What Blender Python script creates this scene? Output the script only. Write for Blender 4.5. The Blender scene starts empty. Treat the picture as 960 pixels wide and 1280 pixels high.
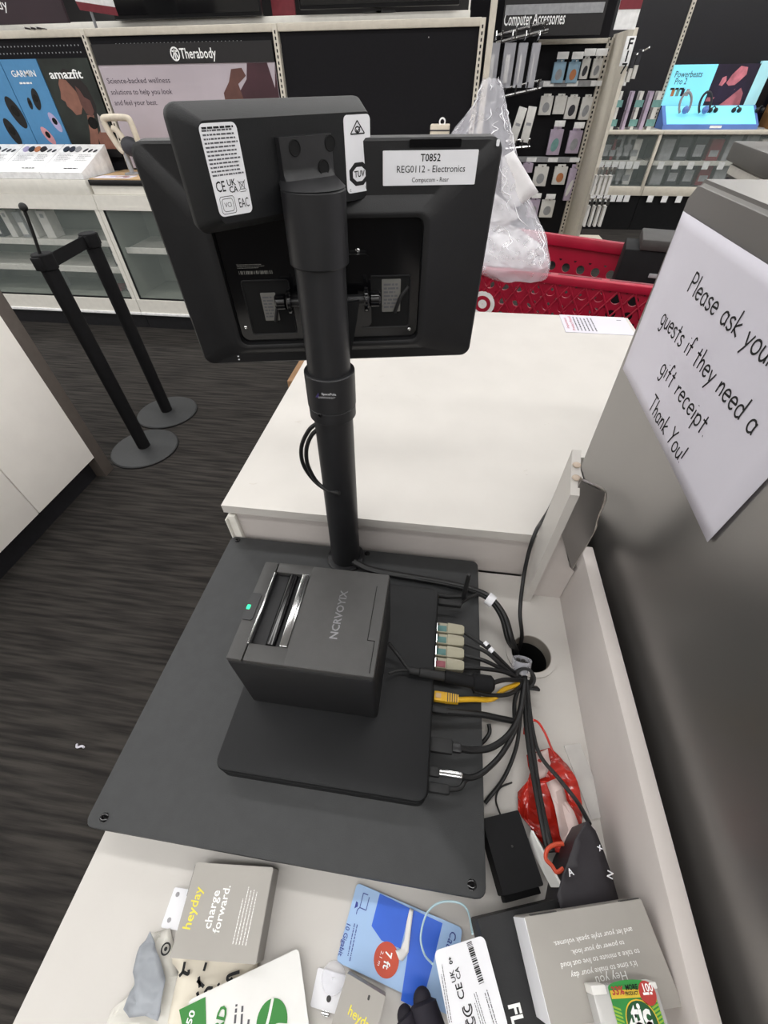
import bpy, bmesh, math, random
import numpy as np
from mathutils import Matrix, Vector
random.seed(7)
C = bpy.context.scene.collection
sc = bpy.context.scene
R = math.radians

# ---------------------------------------------------------------- camera
F_PIX, PITCH, ROLL, YAW, EYE = 512.77, R(46.345), R(.7623), R(-8.3897), 1.42
def cam_axes():
    cy, sy, cp, sp, cr, sr = math.cos(YAW), math.sin(YAW), math.cos(PITCH), math.sin(PITCH), math.cos(ROLL), math.sin(ROLL)
    f0, r0 = Vector((sy, cy, 0)), Vector((cy, -sy, 0))
    fw = f0*cp + Vector((0, 0, -sp)); dn = -f0*sp + Vector((0, 0, -cp))
    return r0*cr + dn*sr, -r0*sr + dn*cr, fw
RT, DN, FW = cam_axes()
EYEV = Vector((0, 0, EYE))
cam = bpy.data.cameras.new('camera'); camo = bpy.data.objects.new('camera', cam); C.objects.link(camo)
cam.sensor_fit = 'VERTICAL'; cam.sensor_height = 36; cam.lens = F_PIX*36/1280; cam.clip_start = .01; cam.clip_end = 60
mw = Matrix((RT, -DN, -FW)).transposed().to_4x4(); mw.translation = EYEV
camo.matrix_world = mw
sc.camera = camo

# ---------------------------------------------------------------- world, light, exposure
sc.view_settings.view_transform = 'Standard'; sc.view_settings.look = 'None'
sc.view_settings.gamma = 1; sc.view_settings.use_curve_mapping = False
sc.view_settings.exposure = 0.0
w = bpy.data.worlds.new('world'); sc.world = w; w.use_nodes = True
w.node_tree.nodes['Background'].inputs[0].default_value = (1, 1, 1, 1)
w.node_tree.nodes['Background'].inputs[1].default_value = .08
CEIL = 4.3
LAMPS = [(0, y) for y in (-10.2, -7.8, -5.4, -3.0, -.6, 1.8, 4.2, 6.6, 9.0)]       # unseen ceiling rows, lengthened across the store for more side light
for i, (x, y) in enumerate(LAMPS):
    l = bpy.data.lights.new('ceiling_tube', 'AREA'); l.shape = 'RECTANGLE'; l.size = 26; l.size_y = .3
    l.energy = 256; l.color = (1, .99, .975)
    o = bpy.data.objects.new('ceiling_tube', l); C.objects.link(o); o.location = (x, y, CEIL-.16)

# ---------------------------------------------------------------- measuring: where a sight line meets a real plane
def ray(px, py): return RT*(px-480) + DN*(py-640) + FW*F_PIX
def at(axis, px, py, v):
    d = ray(px, py); t = (v-EYEV[axis])/d[axis]; return EYEV + d*t
def at_x(px, py, v): return at(0, px, py, v)
def at_y(px, py, v): return at(1, px, py, v)
def at_z(px, py, v): return at(2, px, py, v)
def at_f(px, py, F, h=0):                       # on the local plane z = h of a frame: local coordinates
    n = F.col[2].xyz; o = F.translation + n*h; d = ray(px, py)
    t = (o-EYEV).dot(n)/d.dot(n); return F.inverted() @ (EYEV + d*t)
def frame(o, x, y):
    x = Vector(x).normalized(); y = Vector(y); y = (y - x*y.dot(x)).normalized(); z = x.cross(y)
    m = Matrix((x, y, z)).transposed().to_4x4(); m.translation = Vector(o); return m
def quad_frame(tl, tr, br, bl, z):              # the rectangle that lies on height z: frame at its centre, width, height
    a, b, c, d = [at_z(*p, z) for p in (tl, tr, br, bl)]
    x = ((b-a)+(c-d)); y = ((a-d)+(b-c))
    return frame((a+b+c+d)/4, x, y), x.length/2, y.length/2

# ---------------------------------------------------------------- materials
def lin(c):
    if isinstance(c, str):
        c = [int(c[i:i+2], 16)/255 for i in (0, 2, 4)]
    return tuple(((v/12.92) if v <= .04045 else ((v+.055)/1.055)**2.4) for v in c)
MATS = {}
def mat(name, c, rough=.5, metal=0., var=.08, scale=30, bump=0., bscale=None, emit=0., alpha=1., trans=0., stretch=None, spec=.5, coat=0., c2=None, ior=1.45):
    m = bpy.data.materials.new(name); m.use_nodes = True; MATS[name] = m
    nt = m.node_tree; b = nt.nodes['Principled BSDF']; c = lin(c)
    tc = nt.nodes.new('ShaderNodeTexCoord'); mp = nt.nodes.new('ShaderNodeMapping')
    nt.links.new(tc.outputs['Object'], mp.inputs[0])
    if stretch: mp.inputs['Scale'].default_value = stretch
    no = nt.nodes.new('ShaderNodeTexNoise'); no.inputs['Scale'].default_value = scale; no.inputs['Detail'].default_value = 4
    nt.links.new(mp.outputs[0], no.inputs['Vector'])
    rp = nt.nodes.new('ShaderNodeValToRGB')
    a = [max(0, v*(1-var)) for v in c]; d = [min(1, v*(1+var)) for v in c]
    if c2 is not None: a, d = c, lin(c2)
    rp.color_ramp.elements[0].color = (*a, 1); rp.color_ramp.elements[1].color = (*d, 1)
    rp.color_ramp.elements[0].position = .35; rp.color_ramp.elements[1].position = .65
    nt.links.new(no.outputs['Fac'], rp.inputs[0]); nt.links.new(rp.outputs[0], b.inputs['Base Color'])
    b.inputs['Roughness'].default_value = rough; b.inputs['Metallic'].default_value = metal
    b.inputs['Specular IOR Level'].default_value = spec; b.inputs['Coat Weight'].default_value = coat
    b.inputs['IOR'].default_value = ior
    if trans: b.inputs['Transmission Weight'].default_value = trans
    if alpha < 1: b.inputs['Alpha'].default_value = alpha
    if emit:
        nt.links.new(rp.outputs[0], b.inputs['Emission Color']); b.inputs['Emission Strength'].default_value = emit
    if bump:
        n2 = nt.nodes.new('ShaderNodeTexNoise'); n2.inputs['Scale'].default_value = bscale or scale*4; n2.inputs['Detail'].default_value = 3
        nt.links.new(mp.outputs[0], n2.inputs['Vector'])
        bp = nt.nodes.new('ShaderNodeBump'); bp.inputs['Strength'].default_value = bump; bp.inputs['Distance'].default_value = .002
        nt.links.new(n2.outputs['Fac'], bp.inputs['Height']); nt.links.new(bp.outputs[0], b.inputs['Normal'])
    return m

# ---------------------------------------------------------------- mesh building
def catmull(P, n=8, closed=False):
    P = [Vector(p) for p in P]
    if len(P) < 3: return P
    out = []; N = len(P); rng = range(N if closed else N-1)
    for i in rng:
        p1, p2 = P[i], P[(i+1) % N]
        p0 = P[i-1] if (i > 0 or closed) else p1*2-p2
        p3 = P[(i+2) % N] if (i+2 < N or closed) else p2*2-p1
        for k in range(n):
            t = k/n
            out.append(.5*((2*p1)+(p2-p0)*t+(2*p0-5*p1+4*p2-p3)*t*t+(3*p1-p0-3*p2+p3)*t**3))
    if not closed: out.append(P[-1])
    return out
class MB:
    def __init__(s, F=None): s.bm = bmesh.new(); s.F = F or Matrix()
    def add(s, vs, fs, F=None, mi=0):
        M = s.F @ F if F is not None else s.F
        vv = [s.bm.verts.new(M @ Vector(v)) for v in vs]
        for f in fs:
            try:
                q = s.bm.faces.new([vv[i] for i in f]); q.material_index = mi
            except ValueError: pass
        return s
    def merge(s, b2, F=None, mi=0):
        b2.verts.index_update()
        s.add([v.co.copy() for v in b2.verts], [[v.index for v in f.verts] for f in b2.faces], F, mi); b2.free(); return s
    def box(s, x0, x1, y0, y1, z0, z1, bev=0., seg=2, F=None, mi=0):
        b = bmesh.new(); bmesh.ops.create_cube(b, size=1)
        for v in b.verts: v.co = Vector(((x0+x1)/2+v.co.x*(x1-x0), (y0+y1)/2+v.co.y*(y1-y0), (z0+z1)/2+v.co.z*(z1-z0)))
        if bev: bmesh.ops.bevel(b, geom=list(b.edges), offset=min(bev, .49*min(abs(x1-x0), abs(y1-y0), abs(z1-z0))), segments=seg, affect='EDGES', profile=.5)
        return s.merge(b, F, mi)
    def slab(s, w, h, z0, z1, r=.003, F=None, n=5, mi=0, cx=0, cy=0, bev=0.):      # rounded rectangle, extruded
        return s.prism(rrect(w, h, r, n, cx, cy), z0, z1, F, mi, bev)
    def prism(s, poly, z0, z1, F=None, mi=0, bev=0.):
        n = len(poly)
        if not bev:
            vs = [(x, y, z0) for x, y in poly]+[(x, y, z1) for x, y in poly]
            fs = [list(range(n))[::-1], list(range(n, 2*n))]+[[i, (i+1) % n, n+(i+1) % n, n+i] for i in range(n)]
            return s.add(vs, fs, F, mi)
        cx = sum(p[0] for p in poly)/n; cy = sum(p[1] for p in poly)/n
        def ins(p, d):
            l = math.hypot(p[0]-cx, p[1]-cy); k = max(0, 1-d/l) if l else 1
            return (cx+(p[0]-cx)*k, cy+(p[1]-cy)*k)
        rings = [([ins(p, bev) for p in poly], z0), (poly, z0+bev), (poly, z1-bev), ([ins(p, bev*.3) for p in poly], z1-bev*.3), ([ins(p, bev) for p in poly], z1)]
        return s.loft([[(x, y, z) for x, y in pl] for pl, z in rings], F, mi)
    def loft(s, rings, F=None, mi=0, cap=True, closed=True):
        n = len(rings[0]); vs = [p for r in rings for p in r]; fs = []
        for k in range(len(rings)-1):
            for i in range(n if closed else n-1):
                j = (i+1) % n; fs.append([k*n+i, k*n+j, (k+1)*n+j, (k+1)*n+i])
        if cap: fs += [list(range(n))[::-1], [(len(rings)-1)*n+i for i in range(n)]]
        return s.add(vs, fs, F, mi)
    def cyl(s, p, q, r, r2=None, n=24, F=None, mi=0, bev=0.):
        p, q = Vector(p), Vector(q); r2 = r if r2 is None else r2; z = (q-p).normalized()
        x = z.orthogonal().normalized(); y = z.cross(x)
        st = [(0, r), (1, r2)] if not bev else [(0, r-bev), (bev/(q-p).length, r), (1-bev/(q-p).length, r2), (1, r2-bev)]
        return s.loft([[tuple(p+(q-p)*t+x*rr*math.cos(2*math.pi*i/n)+y*rr*math.sin(2*math.pi*i/n)) for i in range(n)] for t, rr in st], F, mi)
    def tube(s, P, r, n=8, smooth=8, closed=False, F=None, mi=0):
        P = catmull(P, smooth, closed) if smooth else [Vector(p) for p in P]
        rings = []; x = None; N = len(P)
        for i, p in enumerate(P):
            t = (P[(i+1) % N]-P[i-1]) if closed else (P[min(i+1, N-1)]-P[max(i-1, 0)])
            t = t.normalized() if t.length > 1e-9 else Vector((0, 0, 1))
            x = t.orthogonal().normalized() if x is None else (x-t*x.dot(t)).normalized()
            y = t.cross(x); rr = r(i/(N-1)) if callable(r) else r
            rings.append([tuple(p+x*rr*math.cos(2*math.pi*k/n)+y*rr*math.sin(2*math.pi*k/n)) for k in range(n)])
        if closed: rings.append(rings[0]); return s.loft(rings, F, mi, cap=False)
        return s.loft(rings, F, mi)
    def lathe(s, prof, n=32, F=None, mi=0, cap=True):          # profile of (radius, z)
        return s.loft([[(r*math.cos(2*math.pi*i/n), r*math.sin(2*math.pi*i/n), z) for i in range(n)] for r, z in prof], F, mi, cap)
    def ring(s, r0, r1, z0, z1, n=40, F=None, mi=0, a0=0, a1=2*math.pi):
        full = abs(a1-a0) > 6.28; k = n if full else n+1
        def c(r, z): return [(r*math.cos(a0+(a1-a0)*i/n), r*math.sin(a0+(a1-a0)*i/n), z) for i in range(k)]
        return s.loft([c(r0, z0), c(r1, z0), c(r1, z1), c(r0, z1), c(r0, z0)], F, mi, cap=False, closed=full)
    def sphere(s, c, r, sx=1, sy=1, sz=1, u=20, v=12, F=None, mi=0):
        b = bmesh.new(); bmesh.ops.create_uvsphere(b, u_segments=u, v_segments=v, radius=r)
        for q in b.verts: q.co = Vector((c[0]+q.co.x*sx, c[1]+q.co.y*sy, c[2]+q.co.z*sz))
        return s.merge(b, F, mi)
def rrect(w, h, r, n=5, cx=0, cy=0):
    P = []; r = min(r, w/2*.999, h/2*.999)
    for sx, sy, a in ((1, 1, 0), (-1, 1, 90), (-1, -1, 180), (1, -1, 270)):
        for k in range(n+1):
            t = R(a+90*k/n); P.append((cx+sx*(w/2-r)+r*math.cos(t), cy+sy*(h/2-r)+r*math.sin(t)))
    return P
LOC = {}
def tag(o, label=None, cat=None, group=None, kind=None):
    if label: o['label'] = label
    if cat: o['category'] = cat
    if group: o['group'] = group
    if kind: o['kind'] = kind
    return o
def thing(name, label, cat, loc, group=None):
    o = bpy.data.objects.new(name, None); C.objects.link(o); o.location = loc; o.empty_display_size = .05
    LOC[o.name] = Vector(loc); return tag(o, label, cat, group)
def finish(me, mats, smooth):
    for m in (mats if isinstance(mats, (list, tuple)) else [mats]): me.materials.append(MATS[m] if isinstance(m, str) else m)
    if smooth:
        for p in me.polygons: p.use_smooth = True
        me.set_sharp_from_angle(angle=R(38))
def obj(name, mb, mats, parent=None, label=None, cat=None, group=None, kind=None, smooth=True):
    bm = mb.bm; bmesh.ops.recalc_face_normals(bm, faces=bm.faces)
    if parent is None:
        xs = [v.co for v in bm.verts]
        o0 = Vector(((min(v.x for v in xs)+max(v.x for v in xs))/2, (min(v.y for v in xs)+max(v.y for v in xs))/2, min(v.z for v in xs)))
    else: o0 = LOC[parent.name]
    for v in bm.verts: v.co -= o0
    me = bpy.data.meshes.new(name); bm.to_mesh(me); bm.free(); finish(me, mats, smooth)
    o = bpy.data.objects.new(name, me); C.objects.link(o)
    if parent is None: o.location = o0
    else: o.parent = parent
    LOC[o.name] = o0
    return tag(o, label, cat, group, kind)
def text(s, parent, m, F, x=0, y=0, size=.01, rot=0, align='CENTER', width=None, bold=0., shear=0., z=.0003, name='lettering', spacing=1., label=None, extrude=0.):
    cu = bpy.data.curves.new('t', 'FONT'); cu.body = s; cu.size = 1; cu.align_x = align; cu.align_y = 'CENTER'
    cu.offset = bold; cu.shear = shear; cu.space_line = spacing; cu.resolution_u = 2
    t = bpy.data.objects.new('t', cu); C.objects.link(t)
    me = bpy.data.meshes.new_from_object(t.evaluated_get(bpy.context.evaluated_depsgraph_get()))
    C.objects.unlink(t); bpy.data.objects.remove(t)
    k = size; ky = size
    if width:
        xs = [v.co.x for v in me.vertices]; k = width/max(1e-6, max(xs)-min(xs))
    M = F @ Matrix.Translation((x, y, z)) @ Matrix.Rotation(R(rot), 4, 'Z') @ Matrix.Diagonal((k, ky, 1, 1))
    o0 = LOC[parent.name]
    for v in me.vertices: v.co = M @ v.co - o0
    me.materials.clear(); me.materials.append(MATS[m])
    o = bpy.data.objects.new(name, me); C.objects.link(o); o.parent = parent; o.name = name; LOC[o.name] = o0
    if label: o['label'] = label
    return o
def tline(s, parent, m, F, p0, p1, k=1., **kw):          # a line of print running from sight line p0 to p1, set at the font's own proportions
    a, b = at_f(*p0, F), at_f(*p1, F); d = b-a; w_ = math.hypot(d.x, d.y); cu = bpy.data.curves.new('t', 'FONT'); cu.body = s; t = bpy.data.objects.new('t', cu); C.objects.link(t)
    bpy.context.view_layer.update(); nat = max(1e-6, t.dimensions.x); C.objects.unlink(t); bpy.data.objects.remove(t)
    return text(s, parent, m, F, (a.x+b.x)/2, (a.y+b.y)/2, w_/nat*k, math.degrees(math.atan2(d.y, d.x)), width=w_, **kw)
def gline(parent, m, F, p0, p1, h, lines, **kw):            # a block of unreadable print whose middle line runs from p0 to p1
    a, b = at_f(*p0, F), at_f(*p1, F); d = b-a
    return greek(parent, m, F, (a.x+b.x)/2, (a.y+b.y)/2, math.hypot(d.x, d.y), h, lines, math.degrees(math.atan2(d.y, d.x)), **kw)
def greek(parent, m, F, x, y, w, h, lines, rot=0, fill=.5, seed=1, z=.0003, name='lettering', ragged=.35):     # rows of print too small to read
    rnd = random.Random(seed); mb = MB(F @ Matrix.Translation((x, y, z)) @ Matrix.Rotation(R(rot), 4, 'Z')); lh = h/lines
    for i in range(lines):
        yy = h/2-lh*(i+.5); end = w/2-rnd.random()*w*ragged; xx = -w/2
        while xx < end:
            l = lh*fill*rnd.uniform(1, 4); l = min(l, end-xx)
            mb.add([(xx, yy-lh*fill/2, 0), (xx+l, yy-lh*fill/2, 0), (xx+l, yy+lh*fill/2, 0), (xx, yy+lh*fill/2, 0)], [[0, 1, 2, 3]]); xx += l+lh*fill*.6
    return obj(name, mb, m, parent, smooth=False)
def barcode(parent, m, F, x, y, w, h, rot=0, seed=3, z=.0004, n=30):
    rnd = random.Random(seed); mb = MB(F @ Matrix.Translation((x, y, z)) @ Matrix.Rotation(R(rot), 4, 'Z')); xx = -w/2
    while xx < w/2:
        l = w/n*rnd.choice((.4, .7, 1.1)); mb.add([(xx, -h/2, 0), (xx+l, -h/2, 0), (xx+l, h/2, 0), (xx, h/2, 0)], [[0, 1, 2, 3]]); xx += l+w/n*rnd.choice((.4, .6, 1))
    return obj('barcode', mb, m, parent, smooth=False)
def strokes(parent, m, F, lines, r=.0006, name='lettering', z=.0004):        # pen or printed strokes as flat ribbons
    mb = MB(F)
    for L in lines:
        P = catmull([(x, y, z) for x, y in L], 5) if len(L) > 2 else [Vector((x, y, z)) for x, y in L]
        A, B = [], []
        for i, p in enumerate(P):
            t = (P[min(i+1, len(P)-1)]-P[max(i-1, 0)]); t = t.normalized() if t.length > 1e-9 else Vector((1, 0, 0)); n = Vector((-t.y, t.x, 0))*r
            A.append(p+n); B.append(p-n)
        mb.add(A+B, [[i, i+1, len(A)+i+1, len(A)+i] for i in range(len(A)-1)])
    return obj(name, mb, m, parent, smooth=False)
def copy_tree(o, parent=None):
    c = o.copy(); C.objects.link(c); LOC[c.name] = LOC[o.name]
    if parent: c.parent = parent
    for ch in list(o.children): copy_tree(ch, c)
    return c
# ---------------------------------------------------------------- palette
mat('carpet', '252322', .95, var=.5, scale=1, bump=.6, bscale=220, c2='3c3936', spec=.15)
mat('ceiling_paint', 'd8d6d2', .9); mat('wall_paint', 'dcd8d2', .85)
mat('white_laminate', 'c3bfba', .42, var=.025, scale=9, bump=.04, bscale=300, spec=.35)
mat('cabinet_white', 'f3efe9', .45, var=.02, scale=9); mat('white_board', 'c4bdb9', .5, var=.03, scale=14)
mat('white_metal', 'dedbd3', .35, var=.03); mat('cream_metal', 'cfc8ba', .45, var=.04)
mat('black_kick', '17171b', .6, var=.2); mat('dark_grey', '3a3837', .6)
mat('base_black', '323334', .55, var=.06, scale=60, bump=.15, bscale=900)
mat('black_plastic', '151517', .5, var=.1, scale=60, bump=.12, bscale=1200)
mat('printer_cover', '363534', .42, var=.06, scale=80, bump=.2, bscale=1500, spec=.7); mat('box_black', '111214', .55, var=.08, scale=60, bump=.15, bscale=1200, spec=.35)
mat('black_smooth', '1b1b1d', .34, var=.1); mat('black_gloss', '0b0b0d', .12, var=.1)
mat('black_matte', '101012', .7, var=.15, spec=.25); mat('black_rubber', '1a1a1b', .6, var=.12)
mat('pole_black', '202022', .42, var=.08, scale=80)
mat('void_black', '050506', .9)
mat('steel', '9a9896', .36, .92, var=.05, scale=3, bump=.03, bscale=12)
mat('steel_dark', '8b8984', .3, 1., var=.08, scale=5); mat('steel_edge', 'c9c6c0', .3, 1., var=.1, scale=200)
mat('chrome', 'd5d5d5', .18, 1.); mat('brass', 'b3945a', .35, 1.)
mat('paper', 'cfccd6', .75, var=.02, scale=6); mat('paper_warm', 'dedad2', .75, var=.03)
mat('label_white', 'e4e4e8', .55, var=.02); mat('ink', '101012', .7); mat('ink_grey', '56555a', .7); mat('ink_light', '9a999c', .7)
mat('red_plastic', '9e1230', .4, var=.08, scale=12); mat('red_dark', '6d0c20', .45)
mat('glue', 'b8a898', .6)

# ---------------------------------------------------------------- the room
def plane_box(name, *a, m): return obj(name, MB().box(*a), m, kind='structure', smooth=False)
X0, X1, Y0, Y1 = -14, 14, -12, 9.8
fl = plane_box('floor', X0, X1, Y0, Y1, -.08, 0, m='carpet')
# the carpet's loops run as fine stripes across the aisle
nt = MATS['carpet'].node_tree; mp = [n for n in nt.nodes if n.type == 'MAPPING'][0]; mp.inputs['Scale'].default_value = (4, 62, 1)
for n in nt.nodes:
    if n.type == 'TEX_NOISE' and n.inputs['Scale'].default_value == 220: n.inputs['Scale'].default_value = 6
plane_box('ceiling', X0, X1, Y0, Y1, CEIL, CEIL+.1, m='ceiling_paint')
plane_box('wall_back', X0, X1, Y1, Y1+.1, 0, CEIL, m='wall_paint'); plane_box('wall_front', X0, X1, Y0-.1, Y0, 0, CEIL, m='wall_paint')
plane_box('wall_left', X0-.1, X0, Y0, Y1, 0, CEIL, m='wall_paint'); plane_box('wall_right', X1, X1+.1, Y0, Y1, 0, CEIL, m='wall_paint')
mat('lamp_diffuser', 'fffdf8', .5, emit=2.5)
for i, (x, y) in enumerate(LAMPS):
    t = thing('ceiling_light', 'unseen white ceiling light fixture lengthened for side light', 'ceiling light', (x, y, CEIL-.14), 'ceiling light rows')
    obj('housing', MB().box(x-13.2, x+13.2, y-.2, y+.2, CEIL-.1, CEIL, .01), 'white_metal', t)
    obj('diffuser', MB().box(x-13.1, x+13.1, y-.17, y+.17, CEIL-.14, CEIL-.1, .008), 'lamp_diffuser', t)

# ---------------------------------------------------------------- register counter: low white worktop with cable hole and raised side rail
HC, HR = at_z(663.5, 817.5, .78).xy, .0335
t = thing('register_counter', 'low white register counter with a round cable hole and raised side rail', 'counter', (-.05, .03, 0))
mb = MB(); cx0, cx1, cy0, cy1 = -.358, .252, -.42, .472; s = .062
mb.box(cx0, HC.x-s, cy0, cy1, .755, .78); mb.box(HC.x+s, cx1, cy0, cy1, .755, .78)
mb.box(HC.x-s, HC.x+s, cy0, HC.y-s, .755, .78); mb.box(HC.x-s, HC.x+s, HC.y+s, cy1, .755, .78)
n = 48; circ = [(HC.x+HR*math.cos(2*math.pi*i/n), HC.y+HR*math.sin(2*math.pi*i/n)) for i in range(n)]
sq = []
for i in range(n):
    a = 2*math.pi*i/n; k = s/max(abs(math.cos(a)), abs(math.sin(a))); sq.append((HC.x+k*math.cos(a), HC.y+k*math.sin(a)))
mb.loft([[(*p, .78) for p in sq], [(*p, .78) for p in circ], [(*p, .755) for p in circ], [(*p, .755) for p in sq]], cap=False)
obj('worktop', mb, 'white_laminate', t, smooth=False)
obj('grommet', MB(Matrix.Translation((HC.x, HC.y, 0))).ring(HR-.002, HR+.006, .7785, .7825), 'white_laminate', t); mat('sleeve_grey', '8f8880', .5); obj('grommet_sleeve', MB(Matrix.Translation((HC.x, HC.y, 0))).ring(HR-.003, HR-.0005, .757, .7815), 'sleeve_grey', t)
obj('hole_dark', MB(Matrix.Translation((HC.x, HC.y, 0))).lathe([(HR-.001, .754), (HR+.004, .70), (HR+.004, .6), (.001, .6)], cap=False), 'void_black', t)  # black liner stands in for the unlit cabinet interior
mb = MB().box(-.345, .25, -.4, .46, .1, .52).box(-.345, HC.x-.09, -.4, .46, .52, .755).box(HC.x+.055, .25, -.4, .46, .52, .755).box(HC.x-.09, HC.x+.055, -.4, HC.y-.09, .52, .755)
obj('cabinet', mb, 'white_board', t, smooth=False)
obj('kick_plate', MB().box(-.33, .24, -.38, .45, 0, .1), 'black_kick', t, smooth=False)
obj('side_rail', MB().box(.252, .271, -.42, .455, .70, .9025, .002), 'white_board', t)
# price strip stuck down along the rail's foot
o = thing('shelf_label', 'clear shelf label strip lying along the foot of the side rail', 'label', at_z(733, 970, .781))
F, w_, h_ = quad_frame((716, 932), (735, 930), (750, 1020), (726, 1024), .782)
clear0 = mat('strip_clear', 'd8d5d2', .25); clear0.node_tree.nodes['Principled BSDF'].inputs['Alpha'].default_value = .5; obj('strip', MB(F).slab(w_, h_, 0, .0012, .001), 'strip_clear', o); text('CC03', o, 'ink', F, w_*.32, -h_*.36, .006, 90, z=.0016)

# ---------------------------------------------------------------- white display table behind the register
t = thing('display_table', 'high white table with a broad worn top behind the register', 'table', (.1, .95, 0))
obj('tabletop', MB().prism([(-.364, .470), (.236, .470), (.2885, .56), (.2885, .690), (.573, .690), (.573, 1.425), (-.364, 1.425)], .882, .90), 'white_laminate', t, smooth=False)
obj('front_panel', MB().box(-.345, .215, .4765, .49, .78, .882), 'white_board', t, smooth=False)
obj('body', MB().prism([(-.345, .49), (.215, .49), (.27, .58), (.27, .715), (.555, .715), (.555, 1.40), (-.345, 1.40)], .1, .882), 'white_board', t, smooth=False)
obj('kick_plate', MB().box(-.33, .25, .5, 1.38, 0, .1), 'black_kick', t, smooth=False)
obj('corner_bracket', MB().box(-.36, -.3455, .468, .4765, .60, .874, .001).box(-.3625, -.3605, .462, .5, .60, .870, .0005), 'white_metal', t)
# worn scuffs on the top
mat('scuff', 'b5afa6', .6)
mb = MB(); rnd = random.Random(5)
for px, py, L in ((372, 525, 10), (318, 607, 6), (478, 473, 4), (472, 485, 3), (475, 500, 4), (684, 527, 2), (520, 492, 2), (660, 590, 4), (700, 640, 3), (714, 440, 2)):
    for k in range(3):
        p = at_z(px+rnd.uniform(-4, 4), py+rnd.uniform(-4, 4), .9003); a = rnd.uniform(-.5, .5); l = L*.0006*rnd.uniform(.6, 1.4); b = .0007
        mb.add([(p.x-l*math.cos(a), p.y-l*math.sin(a)-b, p.z), (p.x+l*math.cos(a), p.y+l*math.sin(a)-b*.4, p.z), (p.x+l*math.cos(a), p.y+l*math.sin(a)+b*.4, p.z), (p.x-l*math.cos(a), p.y-l*math.sin(a)+b, p.z)], [[0, 1, 2, 3]])
obj('scuff_marks', mb, 'scuff', t, smooth=False)

# small printed card on the far corner of the table
F, w_, h_ = quad_frame((700, 393.5), (784, 397.5), (790, 419), (706, 415), .9008)
o = thing('notice_card', 'white printed card with red heading on the table corner by the steel panel', 'card', F.translation)
obj('card', MB(F).slab(w_, h_, -.0006, .0008, .001), 'paper', o)
mat('red_ink', 'b0203a', .6)
text('Important', o, 'red_ink', F, -w_*.44, 0, .012, 90, z=.0012, width=h_*.6); text('Product Recall', o, 'red_ink', F, -w_*.36, 0, .012, 90, z=.0012, width=h_*.8)
greek(o, 'ink_grey', F, -w_*.17, 0, h_*.8, w_*.32, 6, 90, .35, 4, z=.0012, ragged=.1); greek(o, 'ink_grey', F, w_*.4, h_*.3, w_*.1, h_*.08, 1, 0, .4, 5, z=.0012)
# cardboard box on the floor beside the table
mat('cardboard', '8a6a4c', .85, var=.1)
p = at_z(366, 470, .62)
o = thing('cardboard_box', 'brown cardboard box standing beside the white table', 'box', (p.x-.01, p.y+.1, 0))
obj('box_body', MB().box(p.x-.012, -.3655, p.y-.04, p.y+.26, 0, .62, .003), 'cardboard', o); obj('tape', MB().box(-.40, -.375, p.y-.042, p.y+.262, .55, .6215, .0005), 'paper_warm', o)

# ---------------------------------------------------------------- corner partition, bent steel guard, steel cabinet with the paper notice
t = thing('partition_post', 'slim white partition post at the corner of counter and table', 'post', (.2, .455, .78))
obj('post', MB().prism([(.419, .78), (.4695, .78), (.4695, 1.078), (.419, 1.042)], .1865, .1985, F=Matrix(((0, 0, 1, 0), (1, 0, 0, 0), (0, 1, 0, 0), (0, 0, 0, 1)))), 'white_laminate', t, smooth=False)
obj('filler_board', MB().prism([(.199, .78), (.2515, .78), (.2515, .86), (.240, .872), (.199, .968)], .434, .446, F=Matrix(((1, 0, 0, 0), (0, 0, 1, 0), (0, 1, 0, 0), (0, 0, 0, 1)))), 'white_board', t, smooth=False)
mb = MB().sphere((.193, .452, 1.0665), .0055, 1, 1, .5).sphere((.193, .438, 1.0565), .005, 1.1, 1.2, .5)
obj('adhesive_lump', mb, 'glue', t)
YZ = Matrix(((0, 0, 1, 0), (1, 0, 0, 0), (0, 1, 0, 0), (0, 0, 0, 1)))       # local x,y,z -> world y,z,x
XZ = Matrix(((1, 0, 0, 0), (0, 0, 1, 0), (0, 1, 0, 0), (0, 0, 0, 1)))       # local x,y,z -> world x,z,y
t = thing('steel_guard', 'small bent steel guard plate standing between the rail and the post', 'guard plate', (.23, .45, .87))
def gp(px, py): v = at_y(px, py, .4335); return (v.x, v.z)
a, b, c, d, e = gp(714, 708), gp(741, 662), gp(744, 648), gp(725.7, 598), gp(698, 655)
obj('plate', MB().prism([a, b, (c[0]+.0005, c[1]), (.232, c[1]+.055), d, (.196, d[1]+.004), e], .4275, .4335, F=XZ), 'steel', t, smooth=False)
obj('worn_edge', MB().tube([(a[0]+.001, .431, a[1]), (b[0]+.001, .431, b[1]), (c[0]+.0015, .431, c[1]), (.234, .431, c[1]+.052), (d[0]+.001, .431, d[1])], .0021, 6), 'steel_edge', t)
obj('foot_flange', MB().box(a[0], .2515, .4335, .47, a[1]-.004, a[1], .001), 'steel_dark', t)

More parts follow.
